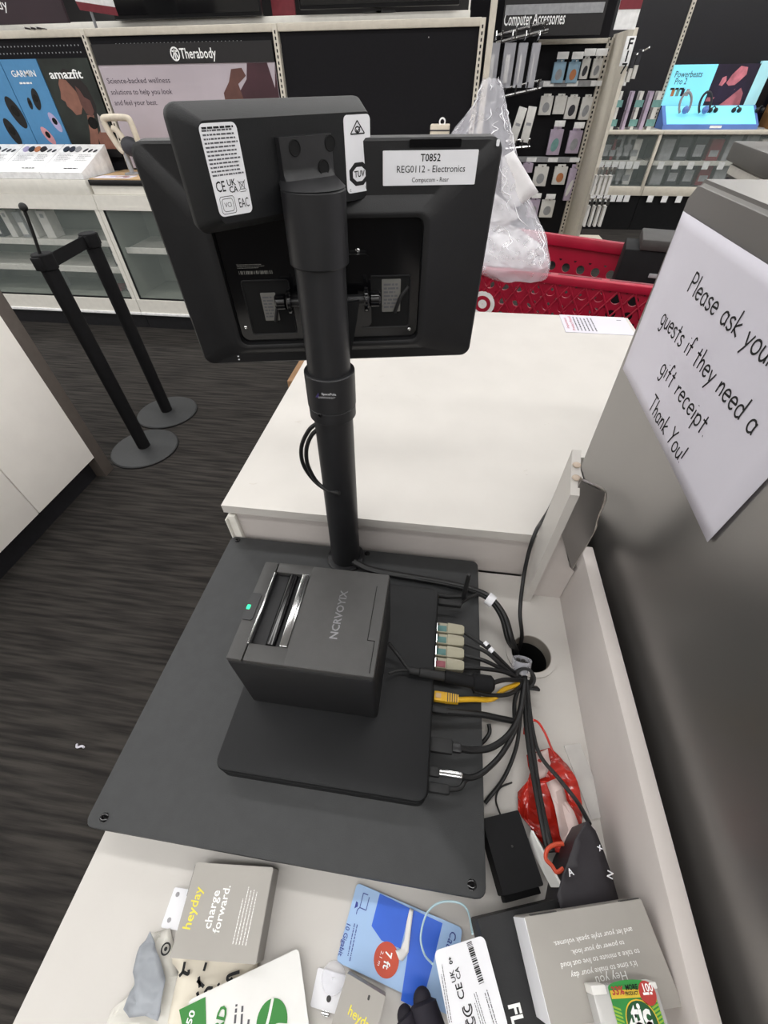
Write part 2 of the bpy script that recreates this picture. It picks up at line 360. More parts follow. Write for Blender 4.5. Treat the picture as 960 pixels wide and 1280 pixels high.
PX = .29
t = thing('steel_cabinet', 'tall brushed steel cabinet with a taped paper notice on its side', 'cabinet', (.6, .2, 0))
ftop, flow = at_x(871, 222, PX), at_x(713, 616, PX)
prof = [(-.6, 0), (flow.y-.012, 0), (flow.y, flow.z), (ftop.y, ftop.z-.012), (ftop.y-.010, ftop.z), (-.6, ftop.z)]
mb = MB().prism(prof, PX, PX+.62, F=YZ)
bm = mb.bm
bmesh.ops.bevel(bm, geom=[e for e in bm.edges if all(v.co.z > 1.3 and v.co.x < PX+.01 for v in e.verts)], offset=.006, segments=3, affect='EDGES')
obj('shell', mb, 'steel', t)
F = frame(at_x(870, 440, PX), (0, -1, 0), (0, 0, 1))
F.translation.x = PX-.0012
q = [at_f(x, y, F) for x, y in ((855, 264), (1010, 352), (887, 678), (779, 461))]
q[1] = Vector((q[2].x+.004, q[0].y-.003, 0))
t = thing('paper_notice', 'white paper notice asking for gift receipts taped to the steel cabinet', 'notice', at_f(779, 461, F) and (F @ q[3]))
nn = 14; vs = []; 
for j in range(nn+1):
    for i in range(nn+1):
        u, v = i/nn, j/nn; p = (q[3]*(1-u)+q[2]*u)*(1-v)+(q[0]*(1-u)+q[1]*u)*v
        z = .0006+.004*max(0, u-.8)*5*max(0, .5-v)*2*.35
        vs.append((p.x, p.y, z))
fs = [[j*(nn+1)+i, j*(nn+1)+i+1, (j+1)*(nn+1)+i+1, (j+1)*(nn+1)+i] for j in range(nn) for i in range(nn)]
o = obj('sheet', MB(F).add(vs, fs), 'paper', t); o.modifiers.new('thickness', 'SOLIDIFY').thickness = .0003
# hand-lettered round print of the notice: one stroke path per pen stroke, baseline 0, capitals 1
def arc(cx, cy, rx, ry, a0, a1, n=9): return [(cx+rx*math.cos(R(a0+(a1-a0)*i/n)), cy+ry*math.sin(R(a0+(a1-a0)*i/n))) for i in range(n+1)]
GL = {
 'P': (.62, [[(.08, 0), (.1, 1)], [(.1, .97)]+arc(.28, .74, .26, .23, 80, -80)+[(.1, .52)]]),
 'T': (.72, [[(.02, .97), (.7, .97)], [(.36, .97), (.35, 0)]]), 'Y': (.66, [[(.03, 1), (.34, .5)], [(.64, 1), (.34, .5), (.2, 0)]]),
 'l': (.2, [[(.1, 1), (.1, 0)]]), 'i': (.2, [[(.1, .55), (.1, 0)], [(.1, .78), (.105, .82)]]),
 'e': (.56, [[(.06, .3), (.5, .34)]+arc(.28, .29, .23, .27, 15, 320)]),
 'a': (.56, [arc(.27, .27, .22, .27, 40, 320), [(.48, .53), (.46, .2), (.53, 0)]]),
 's': (.46, [[(.42, .5), (.26, .56), (.08, .46), (.14, .34), (.34, .24), (.4, .1), (.24, -.01), (.04, .06)]]),
 'k': (.52, [[(.08, 1), (.08, 0)], [(.44, .56), (.1, .26), (.48, 0)]]),
 'y': (.52, [[(.04, .55), (.25, .06)], [(.5, .56), (.3, .06), (.08, -.38)]]),
 'o': (.58, [arc(.29, .27, .24, .28, 90, 450, 14)]), 'u': (.54, [[(.07, .55), (.06, .2), (.2, 0), (.36, .06), (.46, .3)], [(.46, .56), (.46, .2), (.5, 0)]]),
 'r': (.42, [[(.08, .55), (.08, 0)], [(.09, .3), (.2, .5), (.38, .53)]]),
 'g': (.56, [arc(.27, .28, .22, .27, 40, 320), [(.48, .53), (.47, -.1), (.36, -.36), (.1, -.3)]]),
 't': (.46, [[(.23, .86), (.22, .05), (.28, 0)], [(.03, .58), (.42, .58)]]), 'f': (.44, [[(.42, .92), (.3, 1), (.2, .84), (.19, 0)], [(.02, .52), (.38, .52)]]),
 'h': (.54, [[(.08, 1), (.08, 0)], [(.09, .3), (.22, .52), (.38, .5), (.44, .3), (.45, 0)]]), 'n': (.54, [[(.08, .55), (.08, 0)], [(.09, .3), (.24, .53), (.4, .48), (.44, .25), (.45, 0)]]),
 'd': (.58, [arc(.27, .27, .22, .27, 40, 320), [(.5, 1), (.48, .2), (.52, 0)]]), 'c': (.5, [arc(.29, .27, .23, .28, 50, 310)]),
 'p': (.58, [[(.08, .55), (.08, -.4)], arc(.3, .27, .22, .27, 150, -150)]), '.': (.2, [[(.08, 0), (.11, .03)]]), '!': (.26, [[(.14, 1), (.12, .26)], [(.11, 0), (.13, .03)]]), ' ': (.4, [])}
def notice_line(s, x0, x1, z):
    tot = sum(GL[c][0]+.06 for c in s); k = (x1-x0)/tot; x = x0; out = []
    for c in s:
        wd, st = GL[c]
        for L in st: out.append([(x+a*k, z+b*.0215) for a, b in L])
        x += (wd+.06)*k
    return out
def lx(y): return -y-(-F.translation.y)              # world Y on the panel -> local x
zz = F.translation.z; L = []
for s_, y0, y1, z in (('Please ask your', .580, .379, 1.2425), ('guests if they need a', .609, .350, 1.194), ('gift receipt.', .551, .403, 1.1535), ('Thank You!', .534, .412, 1.110)):
    L += notice_line(s_, F.translation.y-y0, F.translation.y-y1, z-zz)
strokes(t, 'ink', F, L, .0011, z=.0013)

# ---------------------------------------------------------------- pole stand: base plate, pole, collar, hinge
t = thing('pole_stand', 'black steel base plate with the upright display pole bolted to its back edge', 'stand', (-.13, .24, .78))
mb = MB().prism(rrect(.467, .450, .010, 4, -.1315, .241), .800, .820, bev=.0025)
obj('base_plate', mb, 'base_black', t)
for x, y in ((-.34, .04), (.08, .04), (-.34, .44), (.08, .44)): obj('rubber_foot', MB().cyl((x, y, .78), (x, y, .80), .012, n=16), 'black_rubber', t)
def screw(p, r=.0035, parent=None, m='black_gloss', F=None):
    FF = (F or Matrix()) @ Matrix.Translation(p)
    return obj('screw', MB(FF).lathe([(r, 0), (r, .0006), (r*.75, .0012), (r*.4, .0013), (r*.35, .0004), (.0001, .0004)], 16, cap=False), m, parent)
for px, py in ((297, 675), (130, 1022), (590, 1106), (459, 692)):
    p = at_z(px, py, .8201); screw(p, .005, t)
B0, B1 = Vector((-.1365, .443, .82)), Vector((-.1245, .443, 1.36))
def ax(z): return B0+(B1-B0)*((z-.82)/.54)
obj('pole', MB().cyl(ax(.8195), ax(1.30), .0252, n=40), 'pole_black', t)
obj('pole_foot', MB().cyl(ax(.8205), ax(.826), .034, n=40, bev=.002), 'pole_black', t)
mb = MB().cyl(ax(1.142), ax(1.187), .0300, n=44, bev=.001).cyl(ax(1.126), ax(1.142), .0293, n=44, bev=.001)
col = obj('collar', mb, 'pole_black', t)
def on_pole(px, py, r=.0300):                         # point of the pole's front where a sight line meets it, with the outward frame
    d = ray(px, py); a = B0; u = (B1-B0).normalized(); dp = d-u*d.dot(u); w0 = EYEV-a; w0 = w0-u*w0.dot(u)
    A, Bq, Cq = dp.dot(dp), 2*dp.dot(w0), w0.dot(w0)-r*r; k = max(0, Bq*Bq-4*A*Cq); p = EYEV+d*((-Bq-math.sqrt(k))/(2*A))
    nrm = (p-a); nrm = (nrm-u*nrm.dot(u)).normalized(); return frame(p, u.cross(nrm), u)
mat('label_purple', '3a3060', .5)
Fl = on_pole(408, 494, .0301)
text('SpacePole', col, 'label_white', Fl, .003, .0015, .0042, z=.0006); greek(col, 'ink_light', Fl, .001, -.003, .022, .003, 2, 0, .5, 3, z=.0006)
obj('sticker_mark', MB(Fl).prism([(-.013, -.003), (-.009, -.003), (-.009, .003)], .0003, .0006), 'label_purple', col)
screw((0, 0, 0), .003, col, 'black_gloss', on_pole(400, 519, .0293))
mb = MB(); A_ = [(ax(1.187), .0254), (ax(1.294), .0254)]
obj('head_sleeve', MB().cyl(ax(1.297), ax(1.357), .0287, n=44, bev=.0015), 'pole_black', t)

# display frame at the top of the pole, screen frame on the hinge
a50 = R(50); DX = Vector((math.cos(a50), math.sin(a50), 0)); DF = frame((-.14, .46, 1.3695), DX, (0, 0, 1))
MF = frame((-.134, .515, 1.2715), (.98, .2, -.004), (.016, -.057, .998))
def dl(px, py): return at_f(px, py, DF)
def ml(px, py, h=0): return at_f(px, py, MF, h)
# neck: blends from the round sleeve into the flat mounting plate on the display's back
p1, p2, p3, p4 = dl(346, 171), dl(411, 166), dl(412, 232), dl(349, 236)
cxn = (p1.x+p2.x+p3.x+p4.x)/4; wn = (p2.x-p1.x)/2; yt = (p1.y+p2.y)/2
ctr = DF.inverted() @ ax(1.357)
rings = []; NS = 32
for k in range(9):
    s_ = k/8; e = min(1, s_/.15); e = e*e*(3-2*e)
    zc_ = (ctr.y)+(yt-ctr.y)*s_; ring = []
    for i in range(NS):
        a = 2*math.pi*i/NS; cx_, sz_ = math.cos(a), math.sin(a)
        sq_ = 1/max(abs(cx_), abs(sz_)); q_ = 1+(min(sq_, 1.3)-1)*e
        x = (ctr.x*(1-e)+cxn*e)+cx_*q_*(.0285*(1-e)+wn*e)
        zz_ = (ctr.z*(1-e)+.001*e)+sz_*q_*(.0285*(1-e)+.0080*e)
        ring.append((x, zc_, zz_))
    rings.append(ring)
neck = obj('neck', MB(DF).loft(rings), 'pole_black', t)
for px, py in ((361, 184), (405, 178), (397, 208)):
    hp = dl(px, py); zz_ = .0090 if py < 200 else .0096
    Fh = DF @ Matrix.Translation((hp.x+(.006 if py < 200 else .010)*0, hp.y, zz_))
    obj('screw_recess', MB(Fh).lathe([(.0058, -.004), (.0058, .0006), (.0052, .0009), (.0048, .0004), (.0001, .0003)], 20, cap=False), 'void_black', neck)
# hinge behind the screen
h0, h1 = ml(352, 378, .03), ml(468, 373, .03); hy = (h0.y+h1.y)/2
mb = MB(MF).cyl((h0.x, hy, .03), (h1.x, hy, .03), .0055, n=20)
hin = obj('hinge_rod', mb, 'black_smooth', t)
for x, sg in ((h0.x, -1), (h1.x, 1)):
    obj('hinge_knob', MB(MF).cyl((x-.006*sg, hy, .03), (x+.007*sg, hy, .03), .0085, n=18, bev=.002).cyl((x-.012*sg, hy, .03), (x-.007*sg, hy, .03), .013, n=24, bev=.001), 'black_gloss', hin)
pa = MF.inverted() @ ax(1.186); 
ap_ = [ml(*p, .03) for p in ((426, 376), (449, 372), (446, 395), (440, 430), (434, 466), (424, 468))]
obj('hinge_arm', MB(MF).prism([(v.x, v.y) for v in ap_], .022, .040), 'box_black', t, smooth=False)
obj('vesa_plate', MB(MF).slab(.09, .08, .0062, .012, .006, cx=-.0, cy=hy), 'black_gloss', t)

# ---------------------------------------------------------------- customer display at the pole head
t = thing('customer_display', 'small black customer display on the pole head with white labels', 'display', DF.translation-Vector((0, 0, .04)))
Wd, Hd = .168, .064
def rr(w, h, r, z, cx=0, cy=0): return [(x, y, z) for x, y in rrect(w, h, r, 5, cx, cy)]
mb = MB(DF).loft([rr(Wd+.022, Hd+.018, .008, -.034), rr(Wd+.024, Hd+.020, .009, -.028), rr(Wd+.0235, Hd+.0195, .009, -.024), rr(Wd, Hd, .005, 0)])
obj('housing', mb, 'box_black', t)
mb = MB(DF).slab(Wd+.014, Hd+.012, -.0352, -.0338, .006); obj('screen', mb, 'black_gloss', t)
def dlabel(pts, r=.004):
    q = [dl(*p) for p in pts]; cx = sum(v.x for v in q)/4; cy = sum(v.y for v in q)/4
    w_ = abs(q[1].x-q[0].x+q[2].x-q[3].x)/2; h_ = abs(q[0].y-q[3].y+q[1].y-q[2].y)/2
    Fq = DF @ Matrix.Translation((cx, cy, 0)); o = obj('label', MB(Fq).slab(w_, h_, -.0002, .0004, r), 'label_white', t, label='white printed approval label'); return o, Fq, w_, h_
o, Fq, w_, h_ = dlabel(((248, 153), (296, 153), (315, 266), (274, 271)))
greek(o, 'ink_grey', Fq, 0, h_*.20, w_*.9, h_*.50, 12, 0, .42, 2, z=.0006, ragged=.12); greek(o, 'ink', Fq, 0, h_*.455, w_*.88, h_*.03, 1, 0, .7, 5, z=.0006, ragged=.05)
text('CE', o, 'ink', Fq, -w_*.30, -h_*.16, h_*.17, bold=.01, z=.0006, width=w_*.26); text('UK', o, 'ink', Fq, w_*.02, -h_*.125, h_*.10, bold=.015, z=.0006, width=w_*.25); text('CA', o, 'ink', Fq, w_*.05, -h_*.205, h_*.10, bold=.015, z=.0006, width=w_*.25)
text('EAC', o, 'ink', Fq, w_*.27, -h_*.375, h_*.16, z=.0006, width=w_*.30); text('VCI', o, 'ink', Fq, -w_*.2, -h_*.37, h_*.08, z=.0006, width=w_*.20)
for k in (1, .74):
    P = rrect(w_*.42*k, h_*.20*k, .002, 3); strokes(o, 'ink', Fq @ Matrix.Translation((-w_*.2, -h_*.37, 0)), [P+[P[0]]], .0002, 'emblem', .0006)
bx = w_*.32; by = -h_*.17; u = w_*.11
strokes(o, 'ink', Fq, [[(bx-u, by+u), (bx+u, by-u)], [(bx+u, by+u), (bx-u, by-u)], [(bx-u*.7, by+u*.6), (bx-u*.5, by-u*.7)], [(bx-u*.5, by-u*.7), (bx+u*.5, by-u*.7)], [(bx+u*.5, by-u*.7), (bx+u*.7, by+u*.6)], [(bx-u*.8, by+u*.65), (bx+u*.8, by+u*.65)], [(bx-u*.8, by-u*1.2), (bx+u*.8, by-u*1.2)]], .00018, 'emblem', .0006)
o, Fq, w_, h_ = dlabel(((428, 144), (463, 142), (463, 237), (435, 243)))
tri = [(0, h_*.43), (-w_*.27, h_*.27), (w_*.27, h_*.27), (0, h_*.43)]
strokes(o, 'ink', Fq, [[tri[0], tri[1]], [tri[1], tri[2]], [tri[2], tri[0]], arc(0, h_*.32, w_*.09, h_*.035, 30, 380), [(-w_*.06, h_*.325), (0, h_*.30), (w_*.12, h_*.36)]], .0005, 'emblem', .0006)
oc = [(w_*.42*math.cos(R(22.5+45*i)), h_*.17*math.sin(R(22.5+45*i))) for i in range(8)]
obj('emblem', MB(Fq @ Matrix.Translation((0, -h_*.25, 0))).prism(oc, .0003, .0006), 'ink', o, smooth=False)
obj('emblem', MB(Fq @ Matrix.Translation((0, -h_*.25, 0))).prism([(x*.66, y*.62) for x, y in oc], .0005, .0008), 'label_white', o, smooth=False)
text('TUV', o, 'ink', Fq, 0, -h_*.25, h_*.12, z=.001, bold=.02, width=w_*.42); text('c', o, 'ink', Fq, -w_*.38, -h_*.45, h_*.08, z=.0006); text('US', o, 'ink', Fq, w_*.34, -h_*.45, h_*.07, z=.0006, width=w_*.2)

# ---------------------------------------------------------------- main screen seen from behind
t = thing('monitor', 'large black touchscreen monitor seen from behind with an asset label', 'monitor', MF.translation-Vector((0, 0, .12)))
Wm, Hm = .356, .2245
ic = [ml(*p) for p in ((262, 274), (528, 266), (521, 418), (306, 427))]
icx = (ic[0].x+ic[1].x+ic[2].x+ic[3].x)/4; icy = (ic[0].y+ic[1].y+ic[2].y+ic[3].y)/4; iw = (ic[1].x-ic[0].x+ic[2].x-ic[3].x)/2; ih = (ic[0].y-ic[3].y+ic[1].y-ic[2].y)/2
mb = MB(MF).loft([rr(Wm-.006, Hm-.006, .010, -.020), rr(Wm, Hm, .012, -.017), rr(Wm, Hm, .012, -.002), rr(Wm-.004, Hm-.004, .012, 0), rr(iw+.046, ih+.034, .016, .0008, icx, icy), rr(iw+.014, ih+.012, .012, .0125, icx, icy), rr(iw+.006, ih+.006, .010, .0130, icx, icy), rr(iw, ih, .009, .0115, icx, icy), rr(iw-.001, ih-.001, .009, .0035, icx, icy)])
shell = obj('back_shell', mb, 'black_plastic', t)
obj('screen', MB(MF).slab(Wm-.012, Hm-.012, -.0215, -.0195, .008), 'black_gloss', t)
obj('port_bay', MB(MF).slab(iw-.002, ih-.002, .003, .0048, .008, cx=icx, cy=icy), 'black_gloss', t)
for side, pts in (('l', ((300, 350), (360, 346), (372, 412), (320, 417))), ('r', ((452, 345), (515, 340), (508, 404), (450, 408)))):
    q = [ml(*p) for p in pts]; cx = sum(v.x for v in q)/4; cy = sum(v.y for v in q)/4; w_ = (q[1].x-q[0].x+q[2].x-q[3].x)/2; h_ = (q[0].y-q[3].y+q[1].y-q[2].y)/2
    pt = obj('port_recess', MB(MF).ring(1, 1.0001, 0, .0001).slab(w_, h_, .0046, .0052, .003, cx=cx, cy=cy) if 0 else MB(MF).slab(w_, h_, .0046, .0052, .003, cx=cx, cy=cy), 'void_black', t)
    P = rrect(w_, h_, .003, 3, cx, cy); obj('recess_rim', MB(MF).tube([(x, y, .0055) for x, y in P], .0008, 5, 0, True), 'black_smooth', pt)
    lq = [ml(*p) for p in (((326, 364), (343, 363), (352, 397), (333, 399)) if side == 'l' else ((477, 347), (500, 346), (500, 386), (477, 388)))]
    cx = sum(v.x for v in lq)/4; cy = sum(v.y for v in lq)/4; w_ = (lq[1].x-lq[0].x+lq[2].x-lq[3].x)/2; h_ = (lq[0].y-lq[3].y+lq[1].y-lq[2].y)/2
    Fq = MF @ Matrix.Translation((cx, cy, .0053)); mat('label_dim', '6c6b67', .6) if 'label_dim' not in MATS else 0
    lb = obj('rating_label', MB(Fq).slab(w_, h_, 0, .0004, .001), 'label_dim', t, label='dull white rating label in the port recess')
    greek(lb, 'ink_grey', Fq, 0, 0, w_*.8, h_*.8, 7, 0, .5, 8, z=.0006)
    # plugs and cords in the recess
    obj('cord', MB(MF).tube([(cx+w_*.2, cy-h_*.5, .008), (cx+w_*.5, cy, .010), (cx+w_*.9, cy+h_*.3, .009)], .0022, 7), 'black_rubber', pt)
for k, (px, py) in enumerate(((308, 407), (511, 409), (447, 311), (433, 330))): screw(ml(px, py)+Vector((0, 0, .0055)), .0025, t, 'chrome', MF)
q = ml(320, 336); Fq = MF @ Matrix.Translation((q.x, q.y, .0049))
greek(t, 'label_dim', Fq, -.003, .0045, .033, .005, 3, 0, .4, 9); barcode(t, 'label_dim', Fq, 0, -.002, .038, .0035)
for i, (px, py) in enumerate(((298, 445), (299, 449))): q = ml(px, py); obj('mark', MB(MF @ Matrix.Translation((q.x, q.y, 0))).slab(.0022, .0014, 0, .0012, .0005), 'label_white', t)
q = [ml(*p) for p in ((478, 189), (597, 186), (594, 230), (479, 232))]
cx = sum(v.x for v in q)/4; cy = sum(v.y for v in q)/4; w_ = (q[1].x-q[0].x+q[2].x-q[3].x)/2; h_ = (q[0].y-q[3].y+q[1].y-q[2].y)/2
Fq = MF @ Matrix.Translation((cx, cy, .0008))
o = obj('asset_label', MB(Fq).slab(w_, h_, -.001, .0008, .0008), 'label_white', t, label='white paper asset label with three printed lines')
text('T0852', o, 'ink', Fq, 0, h_*.29, h_*.30, bold=.012, z=.001, width=w_*.21); text('REG0112 - Electronics', o, 'ink', Fq, .001, -h_*.03, h_*.29, z=.001, width=w_*.73); text('Compucom - Rear', o, 'ink', Fq, .001, -h_*.34, h_*.20, z=.001, width=w_*.40)
q = ml(544, 183); obj('tape', MB(MF @ Matrix.Translation((q.x, Hm/2-.004, 0))).slab(.05, .006, .0, .0015, .001), 'black_gloss', t)
q = ml(622, 180); obj('edge_chip', MB(MF @ Matrix.Translation((Wm/2-.006, Hm/2-.0045, 0))).slab(.003, .005, 0, .001, .001), 'label_white', t)

# ---------------------------------------------------------------- computer box and receipt printer
t = thing('computer_box', 'flat black computer box lying on the base plate under the printer', 'computer', (-.09, .235, .82))
BX0, BX1, BY0, BY1, BZ0, BZ1 = -.222, .0315, .0865, .372, .826, .860
mb = MB().prism(rrect(BX1-BX0, BY1-BY0, .012, 5, (BX0+BX1)/2, (BY0+BY1)/2), BZ0, BZ1-.014, bev=.002).prism(rrect(BX1-BX0, BY1-BY0, .012, 5, (BX0+BX1)/2, (BY0+BY1)/2), BZ1-.013, BZ1, bev=.003)
obj('case', mb, 'box_black', t)
for x, y in ((-.2, .11), (.01, .11), (-.2, .35), (.01, .35)): obj('rubber_foot', MB().cyl((x, y, .82), (x, y, .827), .008, n=14), 'black_rubber', t)
obj('port_panel', MB().box(BX1-.001, BX1+.001, BY0+.01, BY1-.01, BZ0+.003, BZ1-.004), 'void_black', t, smooth=False)
p = at_z(577, 748, .838)
o = obj('antenna', MB().cyl((BX1, p.y, .84), (BX1+.012, p.y, .84), .0045, n=14).cyl((BX1+.012, p.y, .838), (p.x+.006, p.y+.004, .84), .004, n=14).cyl((p.x+.003, p.y+.002, .836), (p.x+.004, p.y+.006, .898), .0042, .0034, n=16, bev=.001), 'black_rubber', t)
for px, py in ((551, 747), (537, 985), (541, 929)):
    p = at_z(px, py, .842); screw((0, 0, 0), .003, t, 'brass', frame((BX1+.001, p.y, .842), (0, 1, 0), (0, 0, 1)))

t = thing('receipt_printer', 'black receipt printer with a green light standing on the computer box', 'printer', (-.12, .232, .86))
KX0, KX1, KY0, KY1, KZ0, KZ1 = -.2025, -.0365, .166, .300, .8605, .99
mb = MB().box(KX0, KX1, KY0, KY1, KZ0, KZ1-.006, .005, 3); obj('body', mb, 'black_plastic', t)
TF = frame(((KX0+KX1)/2, (KY0+KY1)/2, KZ1), (1, 0, 0), (0, 1, 0))
def tl(px, py): return at_f(px, py, TF)
w_, h_ = KX1-KX0, KY1-KY0
sl = [tl(*p) for p in ((345, 715), (385, 719), (361, 808), (316, 805))]; sx0 = (sl[0].x+sl[3].x)/2; sx1 = (sl[1].x+sl[2].x)/2; sy0 = (sl[2].y+sl[3].y)/2; sy1 = (sl[0].y+sl[1].y)/2
bx = tl(330, 770).x
# cover: top plate with the paper slot cut out, built as four bars around it
b0, b1, c0, c1 = -w_/2+.001, w_/2-.001, -h_/2+.001, h_/2-.001
obj('control_strip', MB(TF).box(b0, sx0-.0035, c0, c1, -.008, -.0004, .0025), 'printer_cover', t)
cv = MB(TF).box(sx1, b1, c0, c1, -.008, 0, .0025).box(sx0-.0028, sx1+.003, sy1, c1, -.008, 0, .002).box(sx0-.0028, sx1+.003, c0, sy0, -.008, 0, .002)
cover = obj('cover', cv, 'printer_cover', t)
obj('seam_line', MB(TF).box(b1-.014, b1-.0132, c0+.04, c1-.02, -.001, .0003).box(b1-.014, b1-.006, c0+.04, c0+.0408, -.001, .0003).box(b1-.006, b1-.0052, c0+.004, c0+.0408, -.001, .0003), 'void_black', cover, smooth=False)
obj('slot', MB(TF).box(sx0-.003, sx1, sy0, sy1, -.010, -.007), 'void_black', t, smooth=False)
obj('paper_roller', MB(TF).cyl(((sx0+sx1)/2, sy0+.001, -.006), ((sx0+sx1)/2, sy1-.001, -.006), .006, n=20), 'black_gloss', t)
obj('slot_blade', MB(TF).box(sx1-.0085, sx1+.0002, sy0, sy1, -.004, .0012, .0006), 'chrome', t); obj('tear_bar', MB(TF).box(sx0-.0035, sx0-.0012, sy0-.002, sy1-.002, -.004, .0022, .0006), 'chrome', t)
bp = [tl(*p) for p in ((317, 740), (329, 742), (313, 777), (300, 774))]; cx = sum(v.x for v in bp)/4; cy = sum(v.y for v in bp)/4
fb = obj('feed_button', MB(TF @ Matrix.Translation((cx, cy, 0))).slab(.0135, .036, -.002, .0008, .003), 'black_smooth', t)
mat('led_green', '28d890', .4, emit=1.3)
q = tl(311, 759); obj('status_light', MB(TF @ Matrix.Translation((q.x, q.y, 0))).slab(.0042, .006, 0, .0012, .0008), 'led_green', t)
mat('emboss', '777779', .3, .6)
q0, q1 = tl(418, 797), tl(430, 741); text('NCRVOYIX', cover, 'emboss', TF, (q0.x+q1.x)/2, (q0.y+q1.y)/2, .0125, 90, z=.0004, width=abs(q1.y-q0.y)*1.08, bold=.02)
# ================================================================ the sales floor behind
mat('peg_black', '111014', .65, var=.12, scale=90, spec=.2); mat('fixture_cream', 'c6bfb2', .45, var=.05); mat('header_black', '181618', .5, var=.1)
mat('header_plum', '2a1a22', .5, var=.15, scale=4); mat('sign_blue', '4c86b4', .5, var=.03); mat('sign_dark', '1e2420', .5, var=.5, scale=6)
mat('sign_mauve', 'b2a8b0', .5, var=.05, scale=3); mat('skin_print', '82584a', .55, var=.12, scale=20); mat('skin_shadow', '5c3b35', .55, var=.12, scale=20); mat('hair_print', '1c1414', .6)
mat('maroon_print', '3c2028', .55, var=.2, scale=6); mat('print_white', 'f0f0f0', .5); mat('print_plum', '3a2f3c', .6); mat('print_pink', 'c98f96', .5); mat('print_lilac', 'a9a0c4', .5); mat('print_shirt', 'a8a09e', .6)
mat('case_inside', '74786f', .7, var=.1, scale=5); mat('case_shelf', 'c9c7c0', .5); mat('tan_wood', 'bd9f78', .6, var=.1, scale=8); mat('offwhite_plastic', 'cfc5b4', .5)
mat('carton_grey', '96979a', .6, var=.1); mat('carton_white', 'd6d4d0', .6, var=.04); mat('carton_dark', '34343a', .6, var=.15); mat('carton_red', '7a2a34', .6); mat('carton_blue', '8fb0c6', .5, var=.06); mat("carton_lilac", "b5a6ba", .5, var=.06)
mat('carton_teal', '6f9a96', .5, var=.1); mat('carton_orange', 'b9764a', .5)
def clearmat(name, c, alpha, rough=.05):
    m = mat(name, c, rough, var=.0); m.node_tree.nodes['Principled BSDF'].inputs['Alpha'].default_value = alpha; return m
clearmat('glass', 'b8c4c0', .10); clearmat('clear_plastic', 'e8e8f0', .30, .12)
YB = 3.65
FB = frame((0, YB, 0), (1, 0, 0), (0, 0, 1))           # back-gondola plane: local x = X, y = Z, z towards the camera
def bx(px, py, y=YB): v = at_y(px, py, y); return v.x, v.z
PL, PM, PR = -2.395, -1.152, .068
ZR = 1.645
def poly(parent, name, m, F, pts, h=.0006): return obj(name, MB(F).prism(pts, h-.0004, h), m, parent, smooth=False)
def ell(cx, cy, rx, ry, rot=0, n=20): return [(cx+rx*math.cos(a)*math.cos(R(rot))-ry*math.sin(a)*math.sin(R(rot)), cy+rx*math.cos(a)*math.sin(R(rot))+ry*math.sin(a)*math.cos(R(rot))) for a in [2*math.pi*i/n for i in range(n)]]

# three bays of pegboard gondola
for nm, x0, x1, lab in (('l', -3.64, PL, 'pegboard gondola bay behind the blue watch sign'), ('m', PL, PM, 'pegboard gondola bay holding the wellness photo sign'), ('r', PM, PR, 'empty black pegboard gondola bay behind the screen')):
    t = thing('gondola_bay', lab, 'shelving', ((x0+x1)/2, YB+.03, 0))
    obj('pegboard', MB().box(x0+.02, x1-.02, YB, YB+.02, .2, ZR), 'peg_black', t, smooth=False)
    obj('top_rail', MB().box(x0+.012, x1-.012, YB-.014, YB+.03, ZR-.012, ZR+.022, .003), 'fixture_cream', t)
    mb = MB().box(x1-.018, x1+.012, YB-.018, YB+.04, 0, ZR+.02, .002)
    up = obj('upright', mb, 'fixture_cream', t)
    mb = MB()
    for k in range(26): mb.box(x1-.007, x1+.001, YB-.0188, YB-.016, 1.0+k*.025, 1.0+k*.025+.014)
    obj('slots', mb, 'void_black', up, smooth=False)
    if nm != 'r':
        for r_ in range(3 if nm == 'l' else 1):             # rows of pegboard holes as grey dots
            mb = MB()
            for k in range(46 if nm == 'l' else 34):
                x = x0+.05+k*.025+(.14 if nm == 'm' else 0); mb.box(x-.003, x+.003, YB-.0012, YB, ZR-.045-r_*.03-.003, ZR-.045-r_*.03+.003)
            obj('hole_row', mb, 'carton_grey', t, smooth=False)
    else: obj('hole_pattern', MB().box(-.24, -.236, YB-.001, YB, ZR-.05, ZR-.045), 'carton_white', t, smooth=False)
obj_up = MB().box(PR+.03, PR+.065, YB-.03, YB+.05, 0, 2.3, .003)
obj('support_column', obj_up, 'fixture_cream', label='cream steel column rising beside the empty pegboard bay', cat='column')

# blue watch sign and wrist-watch photo
def corners(*p): return [bx(*q, YB-.02) for q in p]
FS = frame((0, YB-.02, 0), (1, 0, 0), (0, 0, 1))
g = corners((1, 78), (53, 76.5), (96, 181), (48, 182)); zt = 1.545; zb = 1.105
gx0, gx1 = -3.055, -2.785
def watch(parent, cx, cy, s, m, rot=20, face='black_gloss'):
    poly(parent, 'printed_watch', m, FS, ell(cx, cy, s*.5, s, rot), .0012); poly(parent, 'printed_watch_face', face, FS, ell(cx, cy+s*.1, s*.3, s*.34, rot), .0016)
t = thing('sign_panel', 'blue smartwatch sign panel with white brand lettering and four watches', 'sign', (gx0+.13, YB-.02, zb))
obj('panel', MB(FS).box(gx0+.003, gx1-.003, zb, zt, -.012, 0), 'sign_blue', t, smooth=False)
text('GARMIN', t, 'print_white', FS, gx0+.135, zt-.066, .042, width=.175, bold=.01, z=.0014); greek(t, 'print_white', FS, gx0+.125, zt-.108, .10, .012, 1, 0, .7, 3, z=.0012)
watch(t, gx0+.145, zb+.255, .055, 'black_smooth', -15); watch(t, gx0+.085, zb+.235, .03, 'black_smooth', -10); watch(t, gx0+.215, zb+.14, .055, 'print_lilac', 25); watch(t, gx0+.115, zb+.07, .055, 'print_pink', 35)
